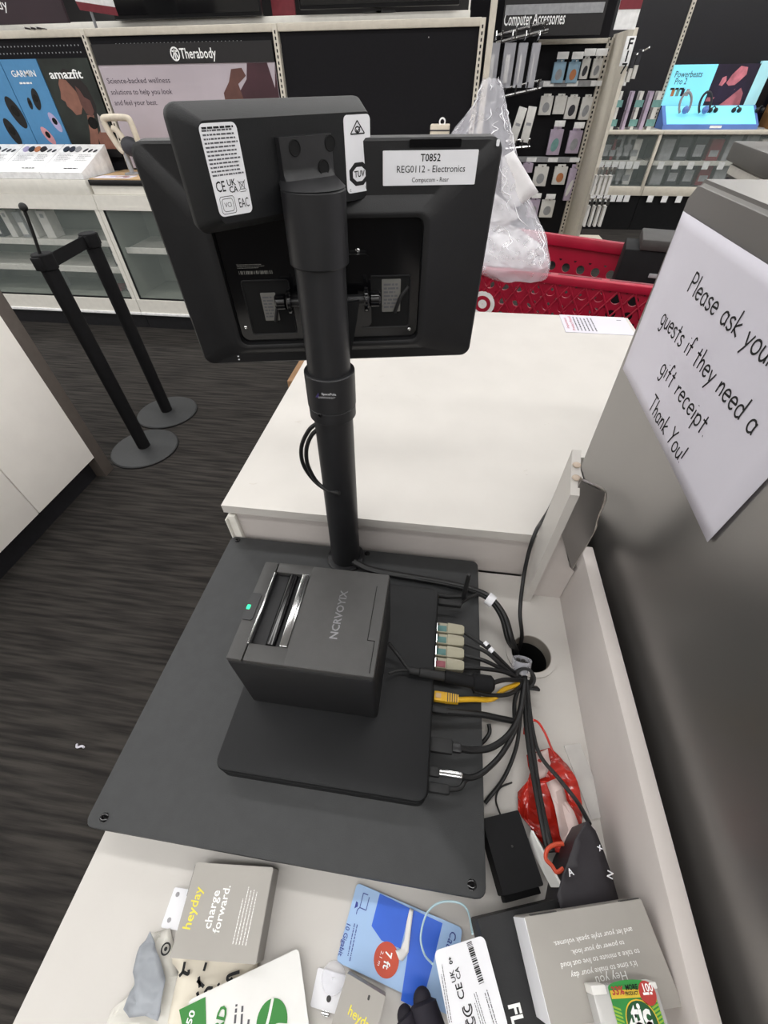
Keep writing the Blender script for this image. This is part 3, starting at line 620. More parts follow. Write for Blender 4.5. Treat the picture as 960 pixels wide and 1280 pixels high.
t = thing('sign_panel', 'blue sign panel with two large black watches at the picture edge', 'sign', (gx0-.2, YB-.02, zb))
obj('panel', MB(FS).box(gx0-.55, gx0-.003, zb, zt, -.012, 0), 'sign_blue', t, smooth=False)
watch(t, gx0-.055, zb+.19, .085, 'black_smooth', 18); watch(t, gx0-.155, zb+.09, .075, 'black_smooth', 15)
t = thing('sign_panel', 'photo sign of a woman holding her ear and wearing a watch', 'sign', (-2.6, YB-.02, zb))
ax0, ax1 = gx1+.003, -2.425
obj('panel', MB(FS).box(ax0, ax1, zb, zt, -.012, 0), 'sign_dark', t, smooth=False)
u = ax1-ax0; v = zt-zb
def P2(l): return [(ax0+a*u, zb+b*v) for a, b in l]
poly(t, 'printed_hair', 'hair_print', FS, P2([(.24, .72), (.3, .84), (.45, .9), (.66, .84), (.8, .7), (.84, .5), (.76, .36), (.6, .5), (.45, .6)]), .0010)
poly(t, 'printed_face', 'skin_print', FS, P2([(.24, .74), (.3, .80), (.42, .78), (.54, .66), (.56, .5), (.47, .41), (.36, .4), (.3, .46), (.24, .5), (.24, .55), (.17, .58), (.22, .66)]), .0014)
poly(t, 'printed_hand', 'skin_shadow', FS, P2([(.56, .72), (.62, .68), (.66, .6), (.76, .56), (.76, .44), (.68, .38), (.58, .42), (.54, .52)]), .0018)
poly(t, 'printed_arm', 'skin_print', FS, P2([(.58, .40), (.72, .40), (.68, .2), (.56, 0), (.38, 0), (.5, .2)]), .0016)
poly(t, 'printed_shoulder', 'skin_print', FS, P2([(.62, 0), (.64, .16), (.8, .26), (.95, .2), (1., .06), (1., 0)]), .0012)
poly(t, 'printed_shirt', 'print_shirt', FS, P2([(.74, .2), (.8, .42), (.95, .28), (1, .2), (.88, .2)]), .0015)
poly(t, 'printed_watch', 'black_gloss', FS, ell(ax0+u*.64, zb+v*.31, u*.10, v*.07, 20), .0022)
text('amazfit', t, 'print_white', FS, ax0+u*.46, zt-.072, .058, width=u*.66, bold=.02, z=.0024)
mb = MB(FS)
obj('lower_band', MB(FS).box(ax0-.9, ax1, zb-.045, zb-.001, -.014, .0), 'black_smooth', t, smooth=False)

# wellness photo sign with its black header
t = thing('sign_panel', 'wellness photo sign with dark header and three lines of grey print', 'sign', (-1.78, YB-.02, 1.0))
hx0, hx1 = PL+.03, PM-.03
obj('header', MB(FS).box(hx0, hx1, 1.512, 1.60, -.012, .004), 'header_black', t, smooth=False)
obj('photo', MB(FS).box(hx0, hx1, 1.0, 1.512, -.012, 0), 'sign_mauve', t, smooth=False)
text('Therabody', t, 'print_white', FS, -1.665, 1.552, .062, width=.235, z=.005, bold=.012)
FC = FS @ Matrix.Translation((-1.815, 1.553, .005)); c1 = [(a, b) for a, b in ell(0, 0, .027, .027)]; strokes(t, 'print_white', FC, [c1+[c1[0]], [(-.018, .012), (.018, .012)], [(0, .02), (0, -.024)], [(-.016, -.016), (0, .01), (.016, -.016)]], .0035, 'emblem', .001)
for s_, px, py, wd in (('Science-backed wellness', 173, 101, .44), ('solutions to help you look', 176.5, 115, .435), ('and feel your best.', 170, 128.5, .31)):
    x, z = bx(px, py, YB-.02); text(s_, t, 'print_plum', FS, x, z, .036, width=wd, z=.001)
poly(t, 'printed_figure', 'maroon_print', FS, [(-1.56, 1.0), (-1.54, 1.22), (-1.50, 1.33), (-1.38, 1.44), (-1.36, 1.51), (hx1, 1.51), (hx1, 1.0)], .0008)
poly(t, 'printed_hand', 'skin_shadow', FS, [(-1.55, 1.38), (-1.50, 1.43), (-1.47, 1.485), (-1.40, 1.49), (-1.38, 1.455), (-1.44, 1.42), (-1.42, 1.34), (-1.50, 1.28), (-1.55, 1.30)], .0012)
poly(t, 'printed_highlight', 'sign_mauve', FS, [(-1.23, 1.51), (-1.20, 1.40), (-1.18, 1.51)], .0012)

# display cases below: body, framed glass, shelves
YF = 3.2
def case(x0, x1, lab, ztop, shelves):
    t = thing('display_case', lab, 'display case', ((x0+x1)/2, YF+.2, 0))
    mb = MB().box(x0, x1, YF, YF+.44, ztop-.08, ztop).box(x0, x1, YF-.004, YF+.02, .84, ztop-.082, .002).box(x0, x0+.03, YF, YF+.44, .12, .84).box(x1-.03, x1, YF, YF+.44, .12, .84).box(x0, x1, YF-.004, YF+.44, .135, .235, .002)
    obj('frame', mb, 'white_metal', t, smooth=False)
    obj('bumper_strip', MB().box(x0, x1, YF-.012, YF+.01, .118, .137, .002), 'print_white', t)
    obj('interior', MB().box(x0+.03, x1-.03, YF+.42, YF+.44, .235, ztop-.08).box(x0+.03, x0+.034, YF+.02, YF+.42, .235, .84).box(x1-.034, x1-.03, YF+.02, YF+.42, .235, .84).box(x0+.03, x1-.03, YF+.01, YF+.42, .235, .245), 'case_inside', t, smooth=False)
    obj('gasket', MB().box(x0+.03, x0+.042, YF+.002, YF+.012, .236, .84).box(x0+.03, x1-.03, YF+.002, YF+.012, .236, .246), 'void_black', t, smooth=False)
    obj('kick_plate', MB().box(x0, x1, YF+.03, YF+.4, 0, .13), 'black_kick', t, smooth=False)
    for z in shelves: obj('shelf', MB().box(x0+.04, x1-.04, YF+.07, YF+.42, z, z+.012).box(x0+.04, x1-.04, YF+.06, YF+.07, z-.018, z+.022, .002), 'case_shelf', t, smooth=False)
    obj('glass_pane', MB().box(x0+.03, x1-.03, YF+.004, YF+.009, .24, .84), 'glass', t, smooth=False)
    return t
SH = (.42, .60)
case(-3.95, -2.462, 'glass display case under the smartwatch trays', .905, SH); case(-2.458, -1.25, 'glass display case with a mostly empty interior', .905, (.56,)); case(-1.246, .05, 'white glass display case hidden behind the screen', .905, SH)
rnd = random.Random(11)
def carton(name, c, w_, d_, h_, m, lab, cat='box', group=None, band='carton_white', lean=0):
    t = thing(name, lab, cat, c, group); x, y, z = c
    M = Matrix.Translation(c) @ Matrix.Rotation(lean, 4, 'Y')
    obj('carton', MB(M).box(-w_/2, w_/2, 0, d_, 0, h_, .002), m, t, smooth=False)
    obj('printed_panel', MB(M).box(-w_*.38, w_*.38, -.0012, 0, h_*.12, h_*.6), band, t, smooth=False)
    obj('seal', MB(M).box(-w_*.2, w_*.2, -.0012, 0, h_*.75, h_*.9), 'carton_grey', t, smooth=False)
    return t
# goods on the case shelves (pixels of their lower middle, shelf height)
for px, w_, h_, m, zz_, lab in ((5, .12, .16, 'carton_dark', .612, 'dark carton at the picture edge on the upper case shelf'), (26, .055, .17, 'carton_white', .612, 'narrow white carton beside the dark carton on the upper case shelf'), (41, .06, .16, 'carton_grey', .612, 'grey carton between two white cartons on the upper case shelf'),
        (52, .045, .17, 'carton_white', .612, 'slim white carton behind the sign stem on the upper case shelf'), (71, .075, .17, 'carton_white', .612, 'white carton just left of the farther barrier post top on the upper shelf'), (138, .10, .15, 'carton_dark', .432, 'dark carton between the barrier posts on the lower case shelf'), (103, .10, .03, 'carton_red', .245, 'flat red carton on the floor of the display case'), (125, .10, .05, 'carton_dark', .245, 'flat dark carton on the floor of the display case'), (28, .09, .12, 'carton_grey', .245, 'grey carton standing on the floor of the case')):
    x = at_y(px, 300, YF+.16).x + (.0 if zz_ > .5 else (.06 if zz_ > .4 else .12)); carton('retail_carton', (min(x, -2.56), YF+.13, zz_+.001), w_, .10, h_, m, lab)
x, _ = bx(184, 290, YF+.16); carton('retail_carton', (-2.02, YF+.14, .573), .12, .1, .22, 'carton_grey', 'tall grey carton in the mostly empty display case', lean=0)

# sloped smartwatch trays on the case top, riser under them
obj('riser', MB().box(-3.9, -2.475, YF+.005, YF+.42, .9055, .985, .003), 'white_metal', label='long white riser under the smartwatch trays', cat='riser')
za, zb2 = .987, 1.075
for k, (x0, x1, lab) in enumerate(((-3.42, -3.105, 'white smartwatch tray at the picture edge with three dark watches'), (-3.10, -2.79, 'white smartwatch tray in the middle with pink and dark watches'), (-2.785, -2.478, 'white smartwatch tray at the end by the tan counter'))):
    t = thing('display_tray', lab, 'tray', ((x0+x1)/2, YF+.17, za), 'smartwatch trays')
    tw = Matrix(((0, 0, 1, 0), (1, 0, 0, 0), (0, 1, 0, 0), (0, 0, 0, 1)))
    obj('tray', MB().prism([(YF+.01, za), (YF+.01, za+.035), (YF+.36, zb2+.06), (YF+.36, za)], x0, x1, F=tw), 'print_white', t, smooth=False)
    FT = frame(((x0+x1)/2, YF+.185, (za+.035+zb2+.06)/2+.001), (1, 0, 0), (0, .35, zb2+.025-za))
    cols = [('black_smooth',)*3, ('print_lilac', 'black_smooth', 'carton_orange', 'hair_print'), ('black_smooth', 'black_smooth', 'carton_grey')][k]
    for i, m in enumerate(cols): obj('printed_watch', MB(FT).prism(ell(-.10+i*.045, .11, .022, .036, 15), 0, .004), m, t, smooth=False)
    for i in range(3): obj('printed_watch', MB(FT).prism(ell(.05+i*.038, .10-.004*i, .011, .026-.003*i, -20), 0, .001), 'carton_dark', t, smooth=False)
    greek(t, 'ink_light', FT, -.06, .0, .13, .10, 6, 0, .3, k, z=.0012); greek(t, 'ink_light', FT, .08, .0, .10, .09, 5, 0, .3, k+5, z=.0012); greek(t, 'ink', FT, .06, -.135, .12, .018, 1, 0, .5, k+9, z=.0012)
# tan counter end with a printed leaflet; massage device on its stand
t = thing('counter_end', 'tan topped counter end with a black edge beside the trays', 'counter', (-2.2, YF+.2, .9055))
obj('counter_body', MB().box(-2.455, -1.9, YF+.02, YF+.44, .9055, .955, .003), 'white_metal', t); obj('edge', MB().box(-2.457, -1.898, YF+.01, YF+.44, .955, .985, .003), 'black_smooth', t); obj('counter_top', MB().box(-2.45, -1.9, YF+.02, YF+.44, .985, .990), 'tan_wood', t, smooth=False)
FT = frame((-2.30, YF+.09, .9915), (1, 0, 0), (0, 1, 0)); t = thing('leaflet', 'colourful leaflet lying on the tan counter end', 'leaflet', FT.translation)
obj('sheet', MB(FT).box(-.13, .13, -.055, .055, -.001, .001), 'paper', t, smooth=False)
for i, (m, a, b) in enumerate((('print_lilac', -.02, .012), ('carton_orange', .03, .0), ('skin_print', .06, .02), ('carton_red', .09, -.012))): obj('printed_spot', MB(FT).prism(ell(a, b, .026, .016, 20*i), .001, .0014), m, t, smooth=False)
c = at_y(155, 172, YF+.22); t = thing('massage_device', 'cream and black massage device with a triangular loop handle on a stand', 'massager', (c.x, c.y, .99))
FD = frame(c, (1, 0, 0), (0, 0, 1))
loop = [(-.105, .075), (-.085, .095), (.06, .095), (.085, .07), (.09, -.02), (.07, -.06)]
obj('handle', MB(FD).tube([(a, b, 0) for a, b in loop]+[(.02, -.05, 0), (-.03, .03, 0), (-.06, .045, 0)], .018, 12, 6), 'offwhite_plastic', t)
obj('handle_grip', MB(FD).tube([(-.105, .075, 0), (-.09, .02, 0), (-.06, -.05, 0), (-.03, -.075, 0)], .019, 12, 6), 'offwhite_plastic', t)
obj('motor_head', MB(FD).sphere((.03, -.045, .005), .062, 1.05, .85, .7), 'carton_dark', t)
obj('stand', MB().cyl((c.x-.03, c.y, .9905), (c.x-.03, c.y, .998), .05, n=24).cyl((c.x-.03, c.y, .998), (c.x-.03, c.y, c.z-.06), .014, n=14), 'carton_grey', t)
# two boxed gadgets with security clips
for (px0, px1, pt, pb, lab) in ((433, 451, 161, 178, 'cream gadget box with a clip showing just over the screen by the small display'), (538, 562, 156, 178, 'cream gadget box with a dark lid line standing nearest the clear bag')):
    a = at_y(px0, pt, 3.42); b = at_y(px1, pt, 3.42); t = thing('gadget_box', lab, 'box', ((a.x+b.x)/2, 3.47, .9055)); hh = a.z
    obj('pedestal', MB().box(a.x-.05, b.x+.05, 3.36, 3.58, .9056, hh-.15, .004), 'white_metal', t); obj('box_body', MB().box(a.x, b.x, 3.42, 3.52, hh-.15, hh, .004), 'offwhite_plastic', t); obj('lid_line', MB().box(a.x-.001, b.x+.001, 3.418, 3.522, hh-.028, hh-.022), 'carton_dark', t, smooth=False)
    obj('clip', MB().ring(.012, .02, 0, .012, 20, F=frame(((a.x+b.x)/2+.012, 3.45, hh+.012), (1, 0, 0), (0, 0, 1))), 'print_white', t)

# above the rails: plum header, hanging price card, televisions on a white ledge
t = thing('header_sign', 'dark plum header sign cut by the top of the picture', 'sign', (-3.05, YB-.01, 1.69))
FH = frame((0, YB-.03, 0), (1, 0, 0), (0, 0, 1))
obj('panel', MB(FH).box(-3.64, PL-.06, 1.69, 1.98, -.02, 0), 'header_plum', t, smooth=False); x, z = bx(3, 6, YB-.03); text('Therabody', t, 'print_white', FH, x-.13, z, .06, width=.32, z=.001)
mb = MB()
for x in (-3.30, -3.24, -2.70, -2.66, -2.62): mb.cyl((x, YB-.03, 1.665), (x, YB-.12, 1.668), .004, n=8)
obj('peg_hook', mb, 'chrome', t)
q = [bx(*p, 4.3) for p in ((88, 3), (141, -4), (148, 16), (98, 8))]
t = thing('price_card', 'white price card with a red lower border standing behind the gondola', 'card', (q[0][0]+.2, 4.3, 1.66))
FQ = frame((0, 4.3, 0), (1, 0, 0), (0, 0, 1))
xa, za_ = bx(92, 3, 4.3); xb, zb_ = bx(147, 20, 4.3)
obj('card', MB(FQ).prism([(xa-.05, za_+.25), (xb-.02, zb_+.32), (xb, zb_+.035), (xa+.02, za_-.0)], -.006, 0), 'print_white', t, smooth=False); obj('border', MB(FQ).prism([(xa+.018, za_+.005), (xb, zb_+.04), (xb+.004, zb_), (xa+.03, za_-.035)], -.006, .002), 'carton_red', t, smooth=False)
obj('support', MB().cyl((xb-.2, 4.31, 1.2), (xb-.2, 4.31, za_+.02), .01, n=10), 'carton_grey', t)
zl = at_y(300, 27, 4.9).z; XL = at_y(588, 15, 4.9).x
t = thing('wall_ledge', 'long white ledge carrying the televisions behind the gondola', 'ledge', (-.9, 4.9, 0))
obj('ledge', MB().box(-6.5, XL, 4.85, 5.3, zl-.05, zl+.02, .004), 'white_metal', t); obj('backing', MB().box(-8.5, XL-.02, 5.32, 5.4, 0, 2.6), 'header_black', t, smooth=False)
obj('bracket', MB().box(-6.4, XL-.05, 4.9, 5.3, 0, zl-.06), 'carton_dark', t, smooth=False)
for px0, px1, pb, lab in ((143, 328, 22, 'dark television with a blue tint over the wellness sign'), (374, 574, 9, 'dark television over the empty pegboard bay'), (-60, 40, 22, 'dark television over the plum header')):
    a = at_y(px0, pb, 4.8); b = at_y(px1, pb, 4.8); t = thing('television', lab, 'television', ((a.x+b.x)/2, 4.8, zl+.021)); zz_ = (a.z+b.z)/2
    if px0 < 0: zz_ = max(zz_, zl+.1)
    obj('bezel', MB().box(a.x, b.x, 4.8, 4.84, zz_, zz_+.75, .006), 'black_smooth', t); obj('screen', MB().box(a.x+.015, b.x-.015, 4.797, 4.801, zz_+.02, zz_+.735), 'black_gloss', t, smooth=False)
    obj('stand_foot', MB().box((a.x+b.x)/2-.02, (a.x+b.x)/2+.02, 4.84, 4.86, zl+.0205, zz_+.1).box((a.x+b.x)/2-.12, (a.x+b.x)/2+.12, 4.84, 4.98, zl+.0205, zl+.03), 'black_smooth', t, smooth=False)
a = at_y(346, 0, 5.0); obj('price_sign', MB().box(a.x-.05, a.x+.14, 5.0, 5.02, zl+.021, zl+.3), 'carton_red', label='small red and white sign between the televisions', cat='sign')

# ---------------------------------------------------------------- retractable barrier posts
def stanchion(x, y, lab, top=.965):
    t = thing('barrier_post', lab, 'barrier post', (x, y, 0))
    obj('base', MB(Matrix.Translation((x, y, 0))).lathe([(.001, 0), (.176, 0), (.178, .006), (.172, .012), (.05, .02), (.001, .021)], 48), 'base_black', t)
    obj('post', MB().cyl((x, y, .0205), (x, y, top-.055), .0325, n=28), 'black_matte', t)
    obj('belt_head', MB().cyl((x, y, top-.056), (x, y, top), .038, n=28, bev=.003).box(x-.018, x+.018, y-.047, y+.047, top-.052, top-.006, .003), 'black_matte', t)
    obj('base_rim', MB(Matrix.Translation((x, y, 0))).ring(.174, .1785, .0, .008), 'black_rubber', t)
    return t
s1, s2 = at_z(182, 561, .0), at_z(210, 516, .0)
t1 = stanchion(s1.x, s1.y, 'nearer black barrier post with a thin sign stem', .965); t2 = stanchion(s2.x, s2.y, 'farther black barrier post holding the belt end', .955)
d = (Vector((s2.x, s2.y))-Vector((s1.x, s1.y))); l = d.length; a = math.atan2(d.y, d.x)
FBt = Matrix.Translation((s1.x, s1.y, .93)) @ Matrix.Rotation(a, 4, 'Z')
obj('belt', MB(FBt).box(.042, l-.042, -.0012, .0012, -.026, .022), 'black_matte', t1, smooth=False)
e = at_y(29, 259, s1.y-.02); obj('sign_stem', MB().tube([(s1.x-.005, s1.y, .964), ((s1.x+e.x)/2, s1.y-.01, (.964+e.z)/2), e], .006, 8, 2).sphere(e, .014), 'black_rubber', t1)

# ---------------------------------------------------------------- white cabinet at the aisle's near side
cz = .13; cc = at_z(118, 572, cz); XA = cc.x
t = thing('white_cabinet', 'white store cabinet with a panel seam at the edge of the aisle', 'cabinet', (XA-.3, cc.y-.6, 0))
mt = at_x(0, 383, XA).z
seam = at_x(48, 640, XA).y
obj('door_panel', MB().box(XA-.018, XA, seam+.002, cc.y, cz, .98, .002), 'cabinet_white', t)
obj('door_panel', MB().box(XA-.018, XA, seam-.95, seam-.002, cz, .98, .002), 'cabinet_white', t)
obj('carcass', MB().box(XA-.62, XA-.019, seam-.95, cc.y+.0, cz, .98), 'dark_grey', t, smooth=False)
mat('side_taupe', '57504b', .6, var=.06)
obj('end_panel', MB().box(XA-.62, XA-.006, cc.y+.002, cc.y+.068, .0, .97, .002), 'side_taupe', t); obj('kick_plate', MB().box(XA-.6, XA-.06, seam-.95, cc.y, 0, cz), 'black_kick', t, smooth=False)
obj('cap', MB().box(XA-.63, XA+.004, seam-.96, cc.y+.072, .981, 1.0, .002), 'white_laminate', t)
p = at_z(101, 933, .003)
obj('paper_scrap', MB().tube([(p.x-.016, p.y+.004, .003), (p.x-.008, p.y-.004, .006), (p.x+.004, p.y+.001, .004), (p.x+.014, p.y-.002, .007)], .0032, 6), 'paper', label='tiny white paper scrap on the dark carpet', cat='scrap')
# ================================================================ right of the screen: accessory rack, black wall with lit headphone display
YR = 5.9
def rx(px, py, y=YR): v = at_y(px, py, y); return v.x, v.z
FR = frame((0, YR, 0), (1, 0, 0), (0, 0, 1))
r0, rz0 = rx(612, 100); r1 = rx(752, 98)[0]; rtop = rx(765, 53)[1]; rbot = rx(708, 280)[1]
t = thing('accessory_rack', 'tall black pegboard rack with hanging accessories and cream end panel', 'shelving', ((r0+r1)/2, YR+.1, 0))
obj('pegboard', MB().box(r0-.25, r1-.03, YR+.01, YR+.03, .1, rtop+.35), 'peg_black', t, smooth=False)
obj('top_rail', MB().box(rx(672, 56)[0], r1-.02, YR-.02, YR+.01, rx(700, 53)[1]-.012, rx(700, 53)[1]+.02, .003), 'fixture_cream', t)
up = obj('upright', MB().box(r1-.035, r1+.015, YR-.02, YR+.03, .1, rtop+.03, .003), 'fixture_cream', t)
mb = MB()
for k in range(44): mb.box(r1-.018, r1-.004, YR-.0206, YR-.0195, .2+k*.034, .2+k*.034+.018)
obj('slots', mb, 'void_black', up, smooth=False)
YE = YR-.62
obj('end_panel', MB().box(r1+.016, r1+.04, YE, YR+.03, .1, rtop+.05, .002), 'cream_metal', t)
obj('end_post', MB().box(r1+.012, r1+.044, YE-.03, YE, .1, rtop+.05, .003), 'fixture_cream', t)
obj('base_deck', MB().box(r0-.25, r1+.04, YE+.0, YR+.02, .13, .17, .004).prism([(r1+.045, YE-.05), (r1+.045, YR), (r1+.42, YR), (r1+.42, YE+.08), (r1+.36, YE-.05)], .13, .17), 'cream_metal', t, smooth=False)
obj('plinth', MB().box(r0-.2, r1+.38, YE+.08, YR, 0, .13), 'black_kick', t, smooth=False)
for px, py in ((672, 105), (652, 199)):
    z = rx(px, py)[1]; st = obj('price_rail', MB().box(rx(px, py)[0]-(.3 if py > 150 else 0), r1-.05, YR-.03, YR+.01, z-.022, z+.022, .002), 'carton_grey', t)
    for k in range(4): x = rx(px, py)[0]+.10+k*.22; obj('price_tag', MB().box(x-.05, x+.05, YR-.034, YR-.03, z-.018, z+.018), 'print_white', st, smooth=False)
sg = thing('aisle_sign', 'black hanging aisle sign reading computer accessories in white', 'sign', (rx(690, 20)[0], YR-.3, rx(690, 45, YR-.3)[1]))
FSg = frame((0, YR-.3, 0), (1, 0, 0), (0, 0, 1)); a, b = rx(626, 46, YR-.3), rx(760, 2, YR-.3)
obj('panel', MB(FSg).box(a[0], b[0], a[1], b[1]+.2, -.03, 0), 'header_black', sg, smooth=False); c_ = rx(690, 11, YR-.3)[1]; obj('light_strip', MB(FSg).box(a[0]+.01, b[0]-.02, c_-.028, c_+.028, 0, .003), 'carton_grey', sg, smooth=False)
x, z = rx(668, 24, YR-.3); text('Computer Accessories', sg, 'print_white', FSg, x, z, .105, width=rx(706, 24, YR-.3)[0]-rx(630, 24, YR-.3)[0], bold=.008, z=.002)
obj('hanger', MB(FSg).box(a[0]+.2, a[0]+.22, b[1]+.2, CEIL, -.02, -.01).box(b[0]-.2, b[0]-.18, b[1]+.2, CEIL, -.02, -.01), 'carton_grey', sg, smooth=False)
f = thing('aisle_marker', 'white marker blade reading F17 on the rack end post', 'sign', (r1+.03, YE-.05, rtop-.3))
FM = frame((r1+.05, YE-.06, 0), (1, 0, 0), (0, 0, 1)); m0, m1 = rx(774, 83, YE-.06), (rx(786, 83, YE-.06)[0], rx(786, 45, YE-.06)[1])
obj('blade', MB(FM).box(m0[0]-(r1+.05)+.0, m1[0]-(r1+.05)-.005, m0[1], m1[1], -.02, 0, .003), 'print_white', f); text('F\n1\n7', f, 'ink', FM, (m0[0]+m1[0])/2-(r1+.05), (m0[1]+m1[1])/2-.03, .085, bold=.02, z=.001, spacing=.8)

GOODS = 'accessory packs on the black rack'
def pack(px0, py0, px1, py1, m, art, lab, tagged=True, y=YR, depth=.05, grp=GOODS):
    a, b = rx(px0-1.5, py1, y-depth-.01), rx(px1+3.5, py0, y-depth-.01); x0, x1, z0, z1 = a[0], b[0], a[1], b[1]
    if x1 < x0+.02: x1 = x0+.04
    o = thing('accessory_pack', lab, 'pack', ((x0+x1)/2, y-depth/2, z0), grp); h = z1-z0; w_ = x1-x0
    obj('package', MB().box(x0, x1, y-depth, y-.012, z0, z1-h*.10, .004).box((x0+x1)/2-w_*.3, (x0+x1)/2+w_*.3, y-depth*.6, y-depth*.5, z1-h*.15, z1), m, o)
    if art: obj('printed_art', MB(frame((0, y-depth-.001, 0), (1, 0, 0), (0, 0, 1))).prism(ell((x0+x1)/2+w_*.02, z0+h*.36, w_*.27, h*.24, -15), 0, .0012), art, o, smooth=False)
    obj('peg_hook', MB().tube([((x0+x1)/2, y+.005, z1-h*.06), ((x0+x1)/2, y-depth-.05, z1-h*.06)], .005, 6, 0), 'chrome', o)
    if tagged: obj('price_tag', MB().box((x0+x1)/2-.05, (x0+x1)/2+.05, y-depth-.055, y-depth-.05, z1+.0, z1+.045, .002), 'print_white', o)
    return o
for a in ((690, 74, 706, 104, 'carton_blue', 'carton_grey', 'pale blue pack first from the clear lockers in the rack top row'), (708, 74, 724, 104, 'carton_blue', 'carton_orange', 'pale blue pack with an orange item in the rack top row'),
          (725, 70, 737, 99, 'carton_white', 'carton_dark', 'white earbud pack with a dark arch in the rack top row'), (739, 70, 752, 98, 'carton_white', 'carton_grey', 'white pack hanging next to the upright in the rack top row')): pack(*a)
for a in ((674, 117, 690, 144, 'carton_white', 'carton_grey', 'plain white pack first from the lockers in the second row'), (692, 117, 707, 143, 'carton_white', None, 'blank white pack second from the lockers in the second row'),
          (706, 118, 723, 149, 'carton_white', 'carton_dark', 'white pack showing a dark square in the second row'), (724, 118, 740, 150, 'carton_white', 'carton_grey', 'longer white pack hanging against the upright in the second row')): pack(*a, tagged=False)
for a in ((684, 158, 703, 194, 'carton_lilac', 'carton_teal', 'lilac pack with a teal item in the third row of the rack'), (708, 160, 727, 192, 'carton_lilac', 'carton_grey', 'lilac pack with a grey item beside the upright in the third row')): pack(*a)
for a in ((654, 203, 664, 216, 'carton_lilac', None, 'short lilac pack touching the white sheet in the fourth row'), (666, 206, 684, 233, 'carton_white', 'carton_grey', 'tilted white pack with a grey item in the fourth row'), (691, 206, 708, 231, 'carton_white', 'carton_orange', 'white pack with an orange phone case in the fourth row'), (705, 206, 720, 251, 'carton_lilac', 'carton_white', 'long lilac pack hanging against the upright in the fourth row')): pack(*a, tagged=False)
for a in ((659, 247, 673, 273, 'carton_lilac', 'carton_grey', 'small lilac pack at the bottom of the rack'), (675, 248, 692, 272, 'carton_white', 'carton_grey', 'small white pack with grey art at the bottom of the rack')): pack(*a)
# clear locker boxes and long strips on hooks, hung further forward
for i, (px0, px1) in enumerate(((605, 626), (624, 646), (641, 661), (657, 677))):
    y = YR-.42; a, b = rx(px0, 110, y), rx(px1, 53, y); lab = ('clear locker box with a white pack, nearest the steel column', 'clear locker box with a white pack, second from the column', 'clear locker box with a white pack, third from the column', 'clear locker box with a white pack, beside the pale blue pack')[i]
    o = thing('locker_box', lab, 'box', ((a[0]+b[0])/2, y+.05, a[1]), 'clear locker boxes')
    obj('clear_shell', MB().box(a[0], b[0], y, y+.07, a[1], b[1], .004), 'clear_plastic', o); obj('pack_inside', MB().box(a[0]+.025, b[0]-.035, y+.02, y+.05, a[1]+.03, b[1]-.07, .003), 'carton_white', o)
    obj('hook', MB().tube([((a[0]+b[0])/2, y+.4, b[1]+.02), ((a[0]+b[0])/2, y-.04, b[1]+.02), ((a[0]+b[0])/2, y-.06, b[1]+.06)], .007, 6, 2), 'chrome', o)
for y_, zpx in ((YR-.40, (620, 54, 685, 38)), (YR-.40, (624, 122, 676, 110)), (YR-.4, (632, 186, 662, 183))):
    a, b = rx(zpx[0], zpx[1], y_), rx(zpx[2], zpx[3], y_); o = thing('hook_bar', {54: 'steel hook bar over the clear locker boxes', 122: 'steel hook bar under the clear locker boxes', 186: 'steel hook bar under the long white strips'}[zpx[1]], 'hook bar', ((a[0]+b[0])/2, y_, a[1]), 'steel hook bars')
    obj('bar', MB().tube([(a[0], y_, a[1]), (b[0], y_-.02, b[1])], .012, 8, 0).tube([(a[0], y_+.08, a[1]+.05), (b[0], y_+.06, b[1]+.05)], .009, 8, 0), 'chrome', o)
    for k in range(4):
        u = .1+k*.27; x = a[0]+(b[0]-a[0])*u; z = a[1]+(b[1]-a[1])*u; obj('hook', MB().tube([(x, YR+.01, z+.02), (x, y_-.06, z+.02), (x, y_-.07, z+.06)], .007, 6, 0), 'chrome', o)
for px0, px1, top, bot, lean, lab in ((637, 647, 133, 178, -.22, 'long white strip pack hanging aslant beside the plastic bag'), (652, 661, 133, 178, -.1, 'long white strip pack hanging nearly straight by the white sheet')):
    y = YR-.4; a, b = rx(px0, bot, y), rx(px1, top, y); o = thing('strip_pack', lab, 'pack', (a[0]+.03, y, a[1]), 'long strip packs'); M = Matrix.Translation((a[0]+.02, y, a[1])) @ Matrix.Rotation(-lean, 4, 'Y')
    obj('package', MB(M).box(-.035, .04, 0, .03, 0, b[1]-a[1], .003), 'carton_white', o); obj('printed_panel', MB(M).box(-.02, .025, -.0015, 0, .12, .14), 'carton_grey', o, smooth=False)
# white boxes on hooks at the rack's aisle end
for row, (pt, pb, p0, p1, n_) in enumerate(((220, 244, 741, 764, 4), (258, 283, 731, 757, 4))):
    y = YE-.1
    for k in range(n_):
        u = p0+(p1-p0)*k/n_; a, b = rx(u, pb, y), rx(u+(p1-p0)/n_*.86, pt, y)
        o = thing('hanging_box', ('upper', 'lower')[row]+' row white box on the rack end hooks, '+('nearest the end post', 'second from the end post', 'third from the end post', 'farthest from the end post')[k], 'box', ((a[0]+b[0])/2, y, a[1]), 'white boxes on the rack end')
        obj('package', MB().box(a[0], b[0], y, y+.06, a[1], b[1], .004), 'carton_white', o); obj('hook', MB().tube([((a[0]+b[0])/2, y+.09, b[1]+.05), ((a[0]+b[0])/2, y-.05, b[1]+.05)], .008, 6, 0).box(a[0], b[0]-.01, y-.055, y-.05, b[1]+.02, b[1]+.07), 'chrome', o)
